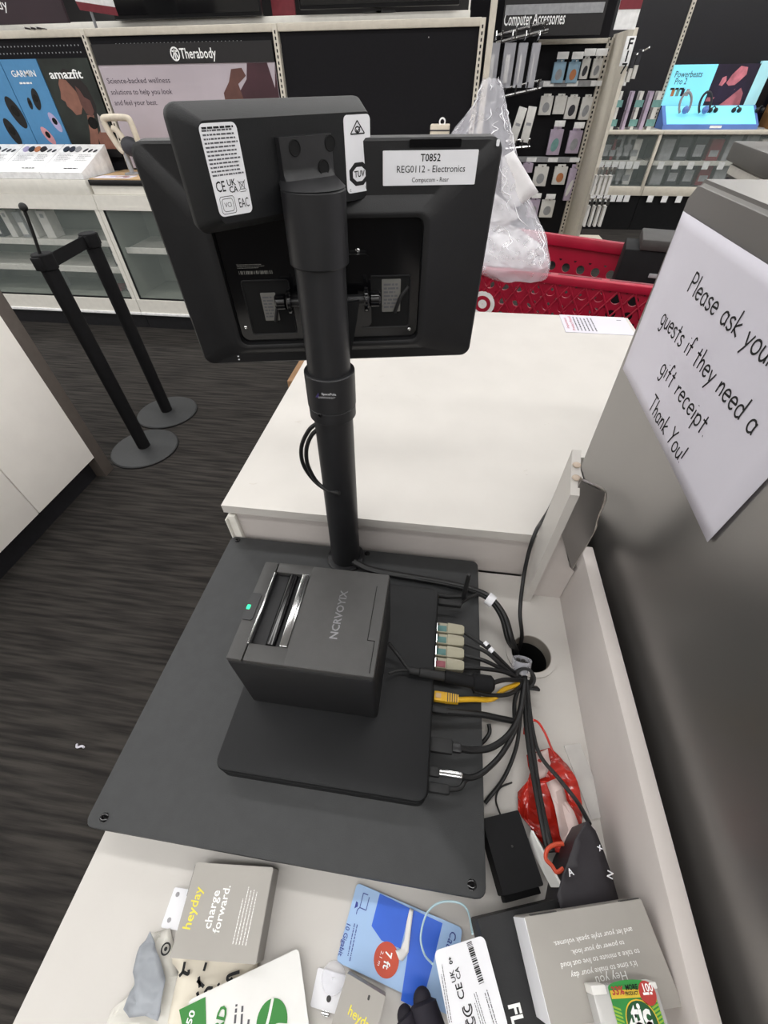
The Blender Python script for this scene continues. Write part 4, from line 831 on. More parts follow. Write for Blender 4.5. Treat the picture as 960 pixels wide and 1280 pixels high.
for k, (px, py) in enumerate(((783, 70), (790, 66), (797, 62))):
    y = YE+.06; a, b = rx(px-4, py+36, y), rx(px+3, py, y); o = thing('cable_pack', 'slim white and black cable pack behind the marker blade, '+('nearest the blade', 'in the middle', 'farthest from the blade')[k], 'pack', (a[0], y, a[1]), 'cable packs by the marker')
    obj('package', MB().box(a[0], b[0], y, y+.03, a[1], a[1]+(b[1]-a[1])*.45, .003), 'carton_white', o); obj('header_card', MB().box(a[0], b[0], y+.005, y+.02, a[1]+(b[1]-a[1])*.5, b[1], .003), 'carton_dark', o); obj('hook', MB().tube([(a[0]+.03, y+.05, b[1]), (a[0]+.03, y-.05, b[1]+.01)], .006, 6, 0), 'chrome', o)

# ---------------------------------------------------------------- black wall bays with the headphone display
YW = 7.5
def wx(px, py, y=YW): v = at_y(px, py, y); return v.x, v.z
mat('wall_gloss', '17171d', .22, var=.1, scale=5); mat('screen_cyan', '7fd4e6', .4, var=.04, scale=2, emit=.55); mat('screen_dark', '241a30', .4, var=.4, scale=3, emit=.25); mat('lit_skin', 'a8606a', .5, var=.35, scale=9, emit=.4); mat('lit_grey', '9fd0d8', .5, var=.1, scale=3, emit=.5); mat('blue_shade', '5a78b8', .4, var=.1, scale=4, emit=.12)
mat('beats_ink', '1c2a30', .6); mat('brown_panel', '8a6238', .6)
xu, _ = wx(868, 0); zc_ = wx(860, 163)[1]
for nm, x0, x1 in (('l', 1.3, xu), ('r', xu, xu+1.6)):
    t = thing('wall_bay', 'glossy black wall bay '+('behind the marker blade' if nm == 'l' else 'above the lit headphone display'), 'wall bay', ((x0+x1)/2, YW+.02, 0))
    obj('panel', MB().box(x0+.02, x1-.02, YW, YW+.03, zc_, 3.2), 'wall_gloss', t, smooth=False)
    u = obj('upright', MB().box(x1-.02, x1+.02, YW-.02, YW+.04, .0, 3.2, .003), 'fixture_cream', t)
    mb = MB()
    for k in range(60): mb.box(x1-.006, x1+.006, YW-.0212, YW-.0195, zc_+.05+k*.033, zc_+.05+k*.033+.016)
    obj('slots', mb, 'void_black', u, smooth=False)
YC = YW-.48
zt = wx(860, 163, YC)[1]; zb_ = wx(860, 243, YC)[1]; z_in = wx(860, 234, YC)[1]
for x0, x1, lab in ((1.5, xu+.0, 'glass counter case with dark goods beside the rack end'), (xu+.005, xu+1.6, 'glass counter case under the lit headphone display')):
    t = thing('counter_case', lab, 'display case', ((x0+x1)/2, YC+.2, 0))
    obj('counter_top', MB().box(x0, x1, YC-.02, YW-.005, zt-.035, zt, .004), 'cream_metal', t); obj('base_trim', MB().box(x0, x1, YC-.01, YC+.05, zb_-.02, z_in, .004), 'cream_metal', t)
    obj('interior', MB().box(x0, x1, YW-.06, YW-.04, z_in, zt-.04).box(x0, x1, YC+.05, YW-.06, z_in-.05, z_in), 'carton_dark', t, smooth=False)
    obj('glass_pane', MB().box(x0+.01, x1-.03, YC, YC+.006, z_in, zt-.036), 'glass', t, smooth=False); obj('post', MB().box(x1-.035, x1, YC-.012, YC+.03, zb_, zt-.036, .003), 'cream_metal', t)
    zs = wx(860, 205, YC)[1]; obj('shelf', MB().box(x0+.02, x1-.04, YC+.06, YW-.07, zs, zs+.015).box(x0+.02, x1-.04, YC+.05, YC+.06, zs-.02, zs+.025), 'case_shelf', t, smooth=False)
    obj('base', MB().box(x0, x1, YC+.02, YW-.06, 0, zb_-.021), 'black_matte', t, smooth=False)
    for zz_, n_ in ((zs, 8), (zb_-.03, 8)):
        for k in range(n_):
            x = x0+.12+k*(x1-x0-.2)/n_; obj('price_tag', MB().box(x-.035, x+.035, YC-.014 if zz_ < zs else YC+.044, YC-.012 if zz_ < zs else YC+.049, zz_-.055, zz_+.015), 'print_white', t, smooth=False)
    nn = 0
    for zz_ in (z_in, zs+.016):
        for k in range(7):
            x = x0+.16+k*(x1-x0-.3)/7; m = ('carton_grey', 'carton_dark', 'carton_grey', 'carton_white', 'carton_dark', 'carton_red', 'carton_grey')[(k*3+nn) % 7]; nn += 1; hh = .2+.05*((k*7) % 3)
            o = thing('boxed_item', ('grey', 'dark', 'white')[0 if m == 'carton_grey' else 2 if m == 'carton_white' else 1]+' boxed item behind the glass '+('under the lit display' if x0 > 1.6 else 'beside the rack end')+', '+('on the shelf' if zz_ > zs else 'on the case floor'), 'box', (x, YC+.2, zz_+.001), 'boxed goods in the '+('lit' if x0 > 1.6 else 'dark')+' counter case')
            obj('carton', MB().box(x-.07, x+.07, YC+.14, YC+.28, zz_+.001, zz_+hh, .003), m, o); obj('printed_panel', MB().box(x-.05, x+.05, YC+.138, YC+.14, zz_+.04, zz_+hh*.5), 'carton_grey', o, smooth=False)
FW_ = frame((0, YW-.05, 0), (1, 0, 0), (0, 0, 1))
t = thing('headphone_display', 'backlit cyan headphone display with a photo of a person and lettering', 'display', (wx(890, 150)[0], YW-.2, zt+.001))
q = [wx(*p, YW-.05) for p in ((842, 81), (896, 82), (880, 132), (829, 132))]
sx0, sx1, sz0, sz1 = q[3][0]-.02, q[1][0], q[3][1], q[0][1]; sx0 = (q[0][0]+q[3][0])/2; sx1 = (q[1][0]+q[2][0])/2
obj('lit_panel', MB(FW_).box(sx0, sx1, sz0, sz1, -.04, 0), 'screen_cyan', t, smooth=False)
for s_, px, py, wd in (('Powerbeats', 861, 93, .30), ('Pro 2', 851, 102, .13)): x, z = wx(px, py, YW-.05); text(s_, t, 'beats_ink', FW_, x, z, .075, width=wd, z=.002)
greek(t, 'beats_ink', FW_, wx(848, 111, YW-.05)[0], wx(848, 111, YW-.05)[1], .18, .025, 1, 0, .7, 3, z=.002)
for i, m in enumerate(('carton_orange', 'carton_teal', 'screen_dark', 'carton_grey')): obj('printed_case', MB(FW_).box(sx0+.06+i*.055, sx0+.095+i*.055, sz0+.08, sz0+.14, 0, .002), m, t, smooth=False)
x1p = wx(943, 100, YW-.05)[0]
obj('photo_panel', MB(FW_).box(sx1, x1p, sz0, sz1, -.04, -.002), 'screen_dark', t, smooth=False)
pw = x1p-sx1; ph = sz1-sz0
def PP(l): return [(sx1+a*pw, sz0+b*ph) for a, b in l]
obj('printed_face', MB(FW_).prism(PP([(.36, .55), (.42, .75), (.55, .95), (.72, .92), (.76, .75), (.66, .6), (.58, .5), (.44, .48)]), -.0015, .001), 'lit_skin', t, smooth=False)
obj('printed_body', MB(FW_).prism(PP([(.40, .0), (.5, .12), (.62, .40), (.74, .46), (.86, .30), (.9, 0)]), -.0015, .001), 'lit_skin', t, smooth=False); obj('printed_hand', MB(FW_).prism(PP([(.2, .5), (.22, .68), (.3, .72), (.34, .6), (.28, .48)]), -.0015, .001), 'lit_skin', t, smooth=False)
obj('printed_strap', MB(FW_).prism(PP([(.36, .1), (.86, .66), (.9, .6), (.44, .04)]), .001, .002), 'screen_dark', t, smooth=False); obj('printed_hand', MB(FW_).prism(PP([(.02, .1), (.04, .2), (.22, .2), (.16, .1)]), -.0015, .001), 'lit_skin', t, smooth=False)
obj('side_panel', MB(FW_).box(x1p, x1p+.13, sz0, sz1+.02, -.04, .0), 'lit_grey', t, smooth=False)
q0, q1 = wx(829, 150, YW-.3), wx(948, 150, YW-.3)
obj('plinth', MB().prism([(YW-.36, zt+.001), (YW-.36, zt+.04), (YW-.08, sz0+.0), (YW-.08, zt+.001)], q0[0], q1[0], F=Matrix(((0, 0, 1, 0), (1, 0, 0, 0), (0, 1, 0, 0), (0, 0, 0, 1)))), 'blue_shade', t, smooth=False)
FP = frame(((q0[0]+q1[0])/2, YW-.22, (zt+.04+sz0)/2), (1, 0, 0), (0, .28, sz0-zt-.04)); pwid = q1[0]-q0[0]
obj('lit_deck', MB(FP).box(-pwid/2+.04, pwid/2-.03, -.15, .15, 0, .004), 'screen_cyan', t, smooth=False); obj('name_plate', MB().box((q0[0]+q1[0])/2, (q0[0]+q1[0])/2+.13, YW-.365, YW-.36, zt+.012, zt+.034), 'print_white', t, smooth=False)
for i in range(2):
    e = FP @ Vector((-pwid/2+.2+i*.22, .02, .10)); o = thing('ear_hook', ('grey ear hook headset standing at the outer end of the lit deck', 'dark ear hook headset standing second on the lit deck')[i], 'headset', e-Vector((0, 0, .09)), 'ear hooks on the lit deck')
    obj('hook_loop', MB(frame(e, (1, 0, .3), (-.3, 0, 1))).tube([(.06*math.cos(a), .10*math.sin(a), 0) for a in [R(20*k-60) for k in range(15)]], .013, 8, 2), 'carton_dark' if i else 'carton_grey', o); obj('ear_tip', MB().sphere((e.x+.02, e.y-.02, e.z-.05), .035), 'blue_shade', o)
for i in range(4):
    e = FP @ Vector((-pwid/2+.56+i*.26, .04, .006)); o = thing('earbud', ('small dark earbud pair next to the ear hooks', 'small dark earbud pair, second from the ear hooks', 'small dark earbud pair, third from the ear hooks', 'pink earbud pair at the far end of the lit deck')[i], 'earbuds', e, 'earbuds on the lit deck')
    obj('bud', MB().sphere((e.x-.03, e.y, e.z+.015), .024).sphere((e.x+.03, e.y, e.z+.015), .024).tube([(e.x-.03, e.y, e.z+.02), (e.x, e.y, e.z+.05), (e.x+.03, e.y, e.z+.02)], .006, 6), 'carton_red' if i == 3 else 'black_smooth', o)
obj('end_cap', MB().box(q1[0]+.14, q1[0]+.42, YW-.45, YW-.05, zt+.001, zt+.42, .004), 'brown_panel', label='brown block closing the end of the lit counter', cat='block')
# teal and white carton columns on the counter left of the lit sign
for k, (px, mtop) in enumerate(((772, 'carton_white'), (786, 'carton_lilac'), (797, 'carton_white'), (809, 'carton_lilac'), (819, 'carton_white'))):
    a, b = wx(px-6, 160, YC+.1), wx(px+5, 114, YC+.1)
    for j in range(2):
        z0 = zt+.001+j*(b[1]-zt)/2; o = thing('earphone_box', ('white', 'lilac')[mtop == 'carton_lilac']+' earphone box '+('standing on the counter', 'stacked on another')[j]+', '+('nearest the marker blade', 'second from the blade', 'third from the blade', 'fourth from the blade', 'nearest the lit sign')[k], 'box', ((a[0]+b[0])/2, YC+.15, z0), 'earphone boxes by the lit sign')
        obj('carton', MB().box(a[0], b[0], YC+.1, YC+.2, z0, z0+(b[1]-zt)/2-.004, .003), mtop, o)
        if mtop == 'carton_white': obj('printed_art', MB().box(a[0]+.03, b[0]-.03, YC+.098, YC+.1, z0+.03, z0+.09, 0), 'carton_teal', o, smooth=False)
# hanging red and white card
q = [wx(*p, 4.6) for p in ((769, -6), (797, -6), (789, 33), (756, 43))]
xa, xb, za_, zb2_ = q[3][0]+.05, q[2][0]+.03, q[3][1], 2.0
t = thing('hanging_card', 'white and red card hanging above the rack end', 'sign', ((xa+xb)/2, 4.6, za_))
FH2 = frame((0, 4.6, 0), (1, 0, 0), (0, 0, 1))
obj('card', MB(FH2).box(xa, xb, za_+.02, 2.06, -.006, 0), 'print_white', t, smooth=False); zr = wx(770, 12, 4.6)[1]; obj('red_band', MB(FH2).box(xa, xb, zr, 2.06, 0, .002), 'carton_red', t, smooth=False); obj('hanger_wire', MB().cyl(((xa+xb)/2, 4.597, 2.05), ((xa+xb)/2, 4.597, CEIL), .004, n=6), 'carton_grey', t)
# second steel cabinet further down the lane with a cream notice
t = thing('steel_cabinet', 'farther grey steel cabinet with a cream notice, half hidden', 'cabinet', (1.55, 2.6, 0))
c0_ = at_z(917, 176, 1.15); c1_ = at_z(962, 192, 1.15); ux = Vector((c1_.x-c0_.x, c1_.y-c0_.y, 0)).normalized()
G = frame((c0_.x, c0_.y, 0), ux, (-ux.y, ux.x, 0))                  # local x along the front, y away from the camera
obj('shell', MB(G).box(.03, 1.2, .04, .62, 0, 1.06, .006), 'steel_dark', t); obj('top_ledge', MB(G).box(0, 1.23, 0, .66, 1.06, 1.15, .01), 'steel', t)
obj('cream_band', MB(G).box(.04, 1.18, .03, .042, 1.0, 1.045, .002), 'paper_warm', t); obj('notice_frame', MB(G).box(.07, 1.15, .03, .042, .5, .985, .002), 'carton_dark', t); obj('notice', MB(G).box(.10, 1.12, .026, .031, .52, .965), 'paper_warm', t, smooth=False)
FGn = frame(G @ Vector((0, .0255, 0)), ux, (0, 0, 1)); strokes(t, 'ink', FGn, [arc(.62, .80, .10, .10, 40, 300), [(.72, .80), (.62, .78)]], .012, z=.0)
# ================================================================ red shopping cart behind the table, with the bag and a black box in it
t = thing('shopping_cart', 'red plastic shopping cart with round holes standing behind the white table', 'shopping cart', (.45, 1.9, 0))
ZC = .95
NL, NR, FLc, FRc = Vector((-.13, 1.771, ZC)), Vector((.86, 1.496, ZC)), Vector((-.02, 2.40, ZC)), Vector((1.0, 1.90, ZC))
def wall_frame(a, b, lean):
    u = (b-a).normalized(); inward = Vector((-u.y, u.x, 0)); dn = (Vector((0, 0, -1))+inward*lean).normalized(); return frame(a, u, -dn)
def holed(F, L, H, cell, r, top, skip=lambda i, j: False):          # sheet hanging below a rim, pierced by rows of round holes
    mb = MB(F); nu = int(L/cell); cell_u = L/nu; nv = int((H-top)/cell); n = 20
    mb.box(0, L, -top, 0, -.003, .003); bot = -top-nv*cell; mb.box(0, L, -H, bot, -.003, .003)
    for i in range(nu):
        for j in range(nv):
            cx, cy = (i+.5)*cell_u, -top-(j+.5)*cell
            if j % 2: pass
            if skip(i, j): mb.box(cx-cell_u/2, cx+cell_u/2, cy-cell/2, cy+cell/2, -.003, .003); continue
            cc = [(math.cos(2*math.pi*k/n), math.sin(2*math.pi*k/n)) for k in range(n)]
            sq = [(cx+cell_u/2*a/max(abs(a), abs(b)), cy+cell/2*b/max(abs(a), abs(b))) for a, b in cc]; ci = [(cx+r*a, cy+r*b) for a, b in cc]
            mb.loft([[(*p, .003) for p in sq], [(*p, .003) for p in ci], [(*p, -.003) for p in ci], [(*p, -.003) for p in sq]], cap=False)
    return mb
FN = wall_frame(NL, NR, .12); LN = (NR-NL).length
obj('near_side', holed(FN, LN, .36, .052, .0165, .022), 'red_plastic', t)
mb = MB(FN)
for k in range(-6, 22):
    for sg in (1, -1):
        x0 = k*.052*1.0; x1 = x0+sg*.156; y0, y1 = -.022, -.022-.26
        if min(x0, x1) < 0 or max(x0, x1) > LN: continue
        mb.tube([(x0, y0, .004), (x1, y1, .004)], .0034, 6, 0)
obj('lattice_ribs', mb, 'red_plastic', t)
mb = MB(FN).box(-.02, LN+.02, -.022, .006, -.022, .012, .006)
rim = obj('near_rim', mb, 'red_plastic', t)
mb = MB(FN)
for k in range(6): mb.box(.03+k*.165, .17+k*.165, .0055, .0068, -.014, -.004)
obj('rim_groove', mb, 'red_dark', rim, smooth=False)
u = FRc-FLc; FF = wall_frame(FRc, FLc, .06); LF = u.length
obj('far_side', holed(FF, LF, .40, .062, .0175, .075), 'red_plastic', t)
mb = MB(FF).box(-.02, LF+.02, -.03, .012, -.02, .012, .006); rf = obj('far_rim', mb, 'red_plastic', t)
mb = MB(FF)
for k in range(7): mb.slab(.075, .012, .012, .0135, .006, cx=.1+k*.15, cy=-.008)
obj('rim_groove', mb, 'carton_grey', rf)
for nm, a, b in (('front_end', FLc, NL), ('rear_end', NR, FRc)):
    Fx = wall_frame(a, b, .05); obj(nm, holed(Fx, (b-a).length, .38, .06, .018, .06).box(-.01, (b-a).length+.01, -.03, .01, -.015, .012), 'red_plastic', t)
obj('basket_floor', MB().prism([(NL.x+.05, NL.y+.06), (NR.x-.03, NR.y+.06), (FRc.x-.03, FRc.y-.04), (FLc.x+.04, FLc.y-.04)], .565, .58), 'red_dark', t, smooth=False)
for x, y in ((.05, 1.86), (.82, 1.62), (.10, 2.26), (.88, 1.84)):
    obj('leg', MB().tube([(x, y, .565), (x, y, .12)], .014, 10, 0), 'red_dark', t); obj('caster', MB().cyl((x-.015, y, .06), (x+.015, y, .06), .06, n=24, bev=.006).box(x-.02, x+.02, y-.02, y+.02, .06, .125), 'black_rubber', t)
q = at_f(603, 380, FN, .008); FLg = FN @ Matrix.Translation((q.x, q.y, .008))
lg = obj('logo', MB(FLg).lathe([(.046, -.004), (.046, .0005), (.001, .0005)], 36, cap=False), 'print_white', t, label='white bullseye disc with a red ring'); obj('logo_ring', MB(FLg).ring(.017, .031, .0003, .0012, 36), 'red_plastic', lg)

def crumple(parent, name, m, F, pts, amp, cuts=3, seed=1, z0=0., sol=.0005, top=False, freq=60., **kw):      # a creased sheet with the given outline, in local x, y
    rnd = random.Random(seed); b = bmesh.new(); vs = [b.verts.new((x, y, 0)) for x, y in pts]; b.faces.new(vs)
    bmesh.ops.triangulate(b, faces=list(b.faces)); bmesh.ops.subdivide_edges(b, edges=list(b.edges), cuts=cuts, use_grid_fill=True); bmesh.ops.triangulate(b, faces=list(b.faces))
    from mathutils import noise
    for v in b.verts:
        p = Vector((v.co.x*freq, v.co.y*freq, seed*7.3)); v.co.z = z0+amp*(abs(noise.noise(p))*1.3+.25*abs(noise.noise(p*2.7)))
    mb = MB(F).merge(b)
    o = obj(name, mb, m, parent, **kw); md = o.modifiers.new('thickness', 'SOLIDIFY'); md.thickness = sol; return o

# clear plastic bag
mat('bag_film', 'dcdce4', .14, var=.05, scale=30); MATS['bag_film'].node_tree.nodes['Principled BSDF'].inputs['Alpha'].default_value = .34; MATS['bag_film'].node_tree.nodes['Principled BSDF'].inputs['Specular IOR Level'].default_value = .9
mat('bag_paper', 'e2e0e2', .6, var=.04)
t = thing('plastic_bag', 'crumpled clear plastic bag with white packing standing up in the red cart', 'bag', (.18, 1.78, ZC-.12))
from mathutils import noise
rows = [(98, 604, 624), (108, 600, 628), (130, 592, 633), (150, 578, 637), (170, 562, 641), (200, 550, 648), (240, 548, 660), (275, 552, 675), (300, 556, 685), (325, 560, 688), (343, 600, 684)]
rings = []; YBg = 1.74; NB = 40
fine = []
for (a, b) in zip(rows, rows[1:]):
    for k in range(4): fine.append(tuple(a[i]+(b[i]-a[i])*k/4 for i in range(3)))
fine.append(rows[-1])
for ri, (py, xl, xr) in enumerate(fine):
    yb = YBg if py < 280 else YBg-.10*min(1, (py-280)/50); a, b = at_y(xl, py, yb), at_y(xr, py, yb); cx, z, rx_ = (a.x+b.x)/2, (a.z+b.z)/2, (b.x-a.x)/2; ring = []
    for k in range(NB):
        an = 2*math.pi*k/NB; w_ = 1+.16*noise.noise(Vector((math.cos(an)*2.2, math.sin(an)*2.2, z*16)))+.06*noise.noise(Vector((math.cos(an)*7, math.sin(an)*7, z*45))); 
        ring.append((cx+rx_*math.cos(an)*(1+.35*(w_-1)), yb+min(.085, rx_*.8)*math.sin(an)*w_, z+.006*noise.noise(Vector((an*3, z*30, 4)))))
    rings.append(ring)
o = obj('film', MB().loft(rings, cap=False), 'bag_film', t)
mat('glint_white', 'f4f4f8', .3, var=.0); mb = MB(); rnd = random.Random(3)          # white tubes painted in for the glints along the film's folds
for k in range(24):
    ri = rnd.randrange(1, len(rings)-9); i = rnd.randrange(NB//2+1, NB-1); pts = []
    for s_ in range(rnd.randrange(4, 9)):
        v = Vector(rings[ri+s_][max(NB//2, min(NB-1, i+int(rnd.uniform(-1, 1.99))))]); pts.append(v+Vector((rnd.uniform(-.004, .004), -.003, 0)))
    mb.tube(pts, lambda u: .0015*math.sin(math.pi*max(.05, min(.95, u))), 5, 3)
obj('fold_glint', mb, 'glint_white', t, kind='stuff')
FY = frame((0, YBg-.03, 0), (1, 0, 0), (0, 0, 1))
def ypts(l, y): return [(at_y(*p, y).x, at_y(*p, y).z) for p in l]
crumple(t, 'white_sheet', 'bag_paper', frame((0, YBg-.06, 0), (1, 0, 0), (0, 0, 1)), ypts([(628, 196), (642, 188), (673, 240), (655, 253), (640, 262), (626, 240)], YBg-.06), .004, 3, 4)
crumple(t, 'packing_paper', 'bag_paper', FY, ypts([(600, 325), (606, 300), (630, 278), (648, 284), (672, 302), (684, 318), (676, 330), (650, 336), (640, 346)], YBg-.03), .035, 4, 9, freq=26)
crumple(t, 'packing_paper', 'bag_paper', FY, ypts([(578, 330), (585, 260), (604, 230), (630, 250), (650, 270), (620, 290), (604, 322)], YBg-.03), .02, 4, 12, freq=40)
# black box in the cart
g = at_z(805, 285, 1.02)
t = thing('storage_box', 'black box with a grey lid standing in the cart beside the steel cabinet', 'box', (g.x+.1, g.y-.1, .6))
Fb = frame((g.x, g.y, 0), (1, -.27, 0), (.27, 1, 0))
obj('box_body', MB(Fb).box(-.05, .17, -.17, -.0, .582, .985, .006), 'black_matte', t); obj('lid', MB(Fb).box(-.005, .178, -.178, .008, .985, 1.02, .006), 'dark_grey', t); obj('latch', MB(Fb).box(.06, .09, -.176, -.17, .90, .915, .003), 'carton_grey', t)

# ================================================================ things lying on the register counter
mat('kraft_grey', 'a19d97', .6, var=.03, scale=20); mat('kraft_shade', '8e8a85', .6, var=.03); mat('yellow_ink', 'e6d84a', .6); mat('white_ink', 'f2f2f0', .6)
mat('card_white', 'dddcd9', .5, var=.02); mat('green_print', '2f7d32', .5, var=.05); mat('lime', '8fb83c', .5); mat('sky_card', '9dbbe0', .45, var=.03, scale=12); mat('royal_card', '2b5fcc', .42, var=.08, scale=14); mat('orange_print', 'c0492f', .5); mat('blue_ink', '35408c', .6)
mat('film_grey', '8f9399', .3, var=.12, scale=30); mat('film_pale', 'cfccc4', .3, var=.05, scale=30); mat('receipt', 'dad2c2', .6, var=.06, scale=20)
Z0 = .7803
def flat(name, lab, cat, tl_, tr_, br_, bl_, zt, h, m, r=.001, side=None, part='card', bev=0.):
    F, w_, h_ = quad_frame(tl_, tr_, br_, bl_, zt); o = thing(name, lab, cat, F.translation-Vector((0, 0, h)))
    b = obj(part, MB(F).slab(w_, h_, -h, 0, r, bev=bev), m, o); return o, F, w_, h_
def loc(F, px, py): v = at_f(px, py, F); return v.x, v.y

# grey carton: charge forward
o, F, w_, h_ = flat('grey_carton', 'grey carton printed charge forward lying by the base plate front', 'box', (244.5, 1078), (343, 1084), (318, 1206), (213, 1197), .812, .0315, 'kraft_grey', .0015, part='carton')
obj('shaded_side', MB(F).box(w_/2-.0002, w_/2+.0006, -h_/2+.001, h_/2-.001, -.031, -.001), 'kraft_shade', o, smooth=False); obj('tuck_flap', MB(F).box(-w_/2-.0006, -w_/2+.0002, h_*.12, h_/2-.002, -.029, -.0005), 'dark_grey', o, smooth=False)  # darker sheet puts the shade on the carton's side into its colour
tline('heyday', o, 'yellow_ink', F, (233, 1162), (250, 1109), bold=.012)
tline('charge', o, 'white_ink', F, (259, 1161), (271.5, 1113), bold=.012); tline('forward.', o, 'white_ink', F, (270, 1166), (285, 1106.5), bold=.012)
gline(o, 'white_ink', F, (299, 1181), (316, 1104), .017, 5, fill=.22, seed=6)
o, F, w_, h_ = flat('hang_tab', 'white plastic hang tab with punched holes beside the charge forward carton', 'tab', (217, 1109), (240, 1112), (224, 1164), (202, 1159), .7822, .0012, 'label_white', .002)
for px, py in ((211.5, 1150), (222, 1118)): x, y = loc(F, px, py); obj('hole', MB(F @ Matrix.Translation((x, y, 0))).lathe([(.0022, 0), (.0022, .0003), (.0001, .0003)], 14, cap=False), 'ink_light', o)
# clear film bag with the store's ring mark, creased grey film, handwritten slip
FZ = frame((0, 0, .781), (1, 0, 0), (0, 1, 0))
def zpts(l, z=.781): return [at_z(*p, z).xy for p in l]
t = thing('film_bag', 'pale clear film bag with a small ring mark under the grey carton', 'bag', at_z(190, 1230, .781))
crumple(t, 'film', 'film_pale', FZ, zpts([(192, 1166), (214, 1160), (222, 1197), (226, 1235), (214, 1300), (130, 1300), (140, 1262), (162, 1245), (172, 1215)]), .009, 4, 3, freq=45)
Fm = FZ @ Matrix.Translation((*at_z(208, 1186, .79).xy, .0105)); obj('ring_mark', MB(Fm).ring(.0036, .0050, 0, .0004, 24).lathe([(.0017, .0003), (.0001, .0003)], 16, cap=False), 'ink', t)
t = thing('grey_film', 'crumpled translucent grey film lying on the pale bag', 'film', at_z(180, 1230, .79))
crumple(t, 'film', 'film_grey', FZ, zpts([(190, 1164), (195, 1183), (201, 1198), (207, 1223), (203, 1250), (199, 1275), (181, 1270), (162, 1272), (157.5, 1260), (163, 1240), (168, 1230), (167, 1215), (172, 1198), (176, 1183)], .792), .009, 4, 5, z0=.010, freq=40)
t = thing('paper_slip', 'cream paper slip with black handwriting between the grey carton and gift card', 'paper', at_z(250, 1230, .782))
crumple(t, 'sheet', 'receipt', FZ, zpts([(206, 1193), (322, 1200), (322, 1212), (266, 1248), (232, 1300), (205, 1300), (216, 1250), (224, 1215)], .785), .0035, 3, 8, z0=.003, freq=30)
def hw(l): return [tuple(at_z(a/6+140, b/6+1150, .789).xy) for a, b in l]
strokes(t, 'ink', FZ, [hw(l) for l in ([(548, 312), (532, 385), (505, 422)], [(532, 388), (572, 405), (577, 372)], [(708, 318), (690, 382)], [(640, 452), (690, 500)], [(652, 425), (660, 505)], [(640, 540), (650, 580)], [(695, 548), (720, 512), (757, 512)], [(797, 476), (803, 492)], [(958, 388), (880, 415), (866, 442), (882, 456), (905, 434)])], .0013, z=.0085)
# gift card with green corner and ball emblem
o, F, w_, h_ = flat('gift_card', 'white gift card pack with green corner, lettering and green ball emblem', 'gift card', (221, 1259), (369, 1188), (396, 1316), (252, 1392), .795, .0012, 'card_white', .004)
obj('green_corner', MB(F).prism([loc(F, *p) for p in ((224, 1262), (257, 1246), (259, 1325), (240, 1340))], .0002, .0005), 'green_print', o, smooth=False)
tline('50', o, 'white_ink', F, (236, 1281), (242, 1263), k=.8, bold=.02, z=.0008); tline('CARD', o, 'green_print', F, (262, 1330), (281, 1257), k=.9, bold=.03, z=.0008)
for p0, p1 in (((290, 1320), (297, 1241)), ((300, 1310), (304, 1244)), ((306, 1310), (312, 1268))): gline(o, 'ink_grey', F, p0, p1, .004, 1, fill=.5, seed=int(p0[0]))
x, y = loc(F, 340, 1277); Fx = F @ Matrix.Translation((x, y, 0)); em = obj('emblem', MB(Fx).lathe([(.0148, .0002), (.0148, .0006), (.0001, .0006)], 36, cap=False), 'green_print', o)
for pts in ([(-.013, -.009), (-.004, .001), (.003, .0145)], [(.0135, -.007), (.002, -.004), (-.006, -.0135)]): strokes(em, 'card_white', Fx, [pts], .0013, 'swoosh', .0009)
o = thing('lime_sheet', 'narrow lime green sheet under the gift card edge', 'card', at_z(378, 1265, .781)); obj('sheet', MB(FZ).prism(zpts([(366, 1290), (377, 1240), (383, 1257), (385, 1290)]), 0, .001), 'lime', o, smooth=False)
# small clear and white hanger card
o, F, w_, h_ = flat('hanger_card', 'white hanger card with a clear embossed blister under the blue card', 'card', (398, 1211), (440, 1221), (418, 1268), (387, 1256), .7822, .001, 'label_white', .002)
x, y = loc(F, 411, 1248.5); obj('hole', MB(F @ Matrix.Translation((x, y, 0))).lathe([(.0024, 0), (.0024, .0004), (.0001, .0004)], 14, cap=False), 'dark_grey', o)
x, y = loc(F, 417, 1222); obj('blister', MB(F @ Matrix.Translation((x, y, 0))).lathe([(.0125, .0), (.012, .003), (.010, .0045), (.001, .005)], 32, cap=False), 'clear_plastic', o); obj('clip', MB(F).box(-w_*.1, w_*.15, -h_*.62, -h_*.48, -.0009, .0012, .0005), 'chrome', o)
# blue network cable card
o, F, w_, h_ = flat('blue_card', 'pale and royal blue cable card with a torn strip and red seven foot circle', 'card', (451, 1105), (588, 1167), (553, 1262), (415, 1200), .7835, .0016, 'sky_card', .004)
def PL2(l): return [loc(F, a/5.333+360, b/5.333+1100) for a, b in l]
obj('blue_block', MB(F).prism(PL2([(612, 90), (812, 188), (750, 458), (622, 402), (557, 306)]), .0001, .0004), 'royal_card', o, smooth=False)
obj('blue_block', MB(F).prism(PL2([(835, 198), (1030, 288), (965, 560), (900, 800), (835, 845), (752, 803), (800, 480)]), .0001, .0004), 'royal_card', o, smooth=False)
x, y = loc(F, 483, 1199.5); ci = obj('length_badge', MB(F @ Matrix.Translation((x, y, 0))).lathe([(.0132, .0003), (.0132, .0006), (.0001, .0006)], 36, cap=False), 'orange_print', o)
tline('7 ft', ci, 'white_ink', F, (486, 1189), (482, 1211), bold=.02, z=.001); tline('2.1 m', ci, 'white_ink', F, (478, 1189), (473, 1207), k=.8, z=.001)
tline('10 Gigabit', o, 'blue_ink', F, (436, 1154), (425, 1194), z=.0005, bold=.01); gline(o, 'blue_ink', F, (445, 1155), (435, 1203), .006, 2, fill=.3)
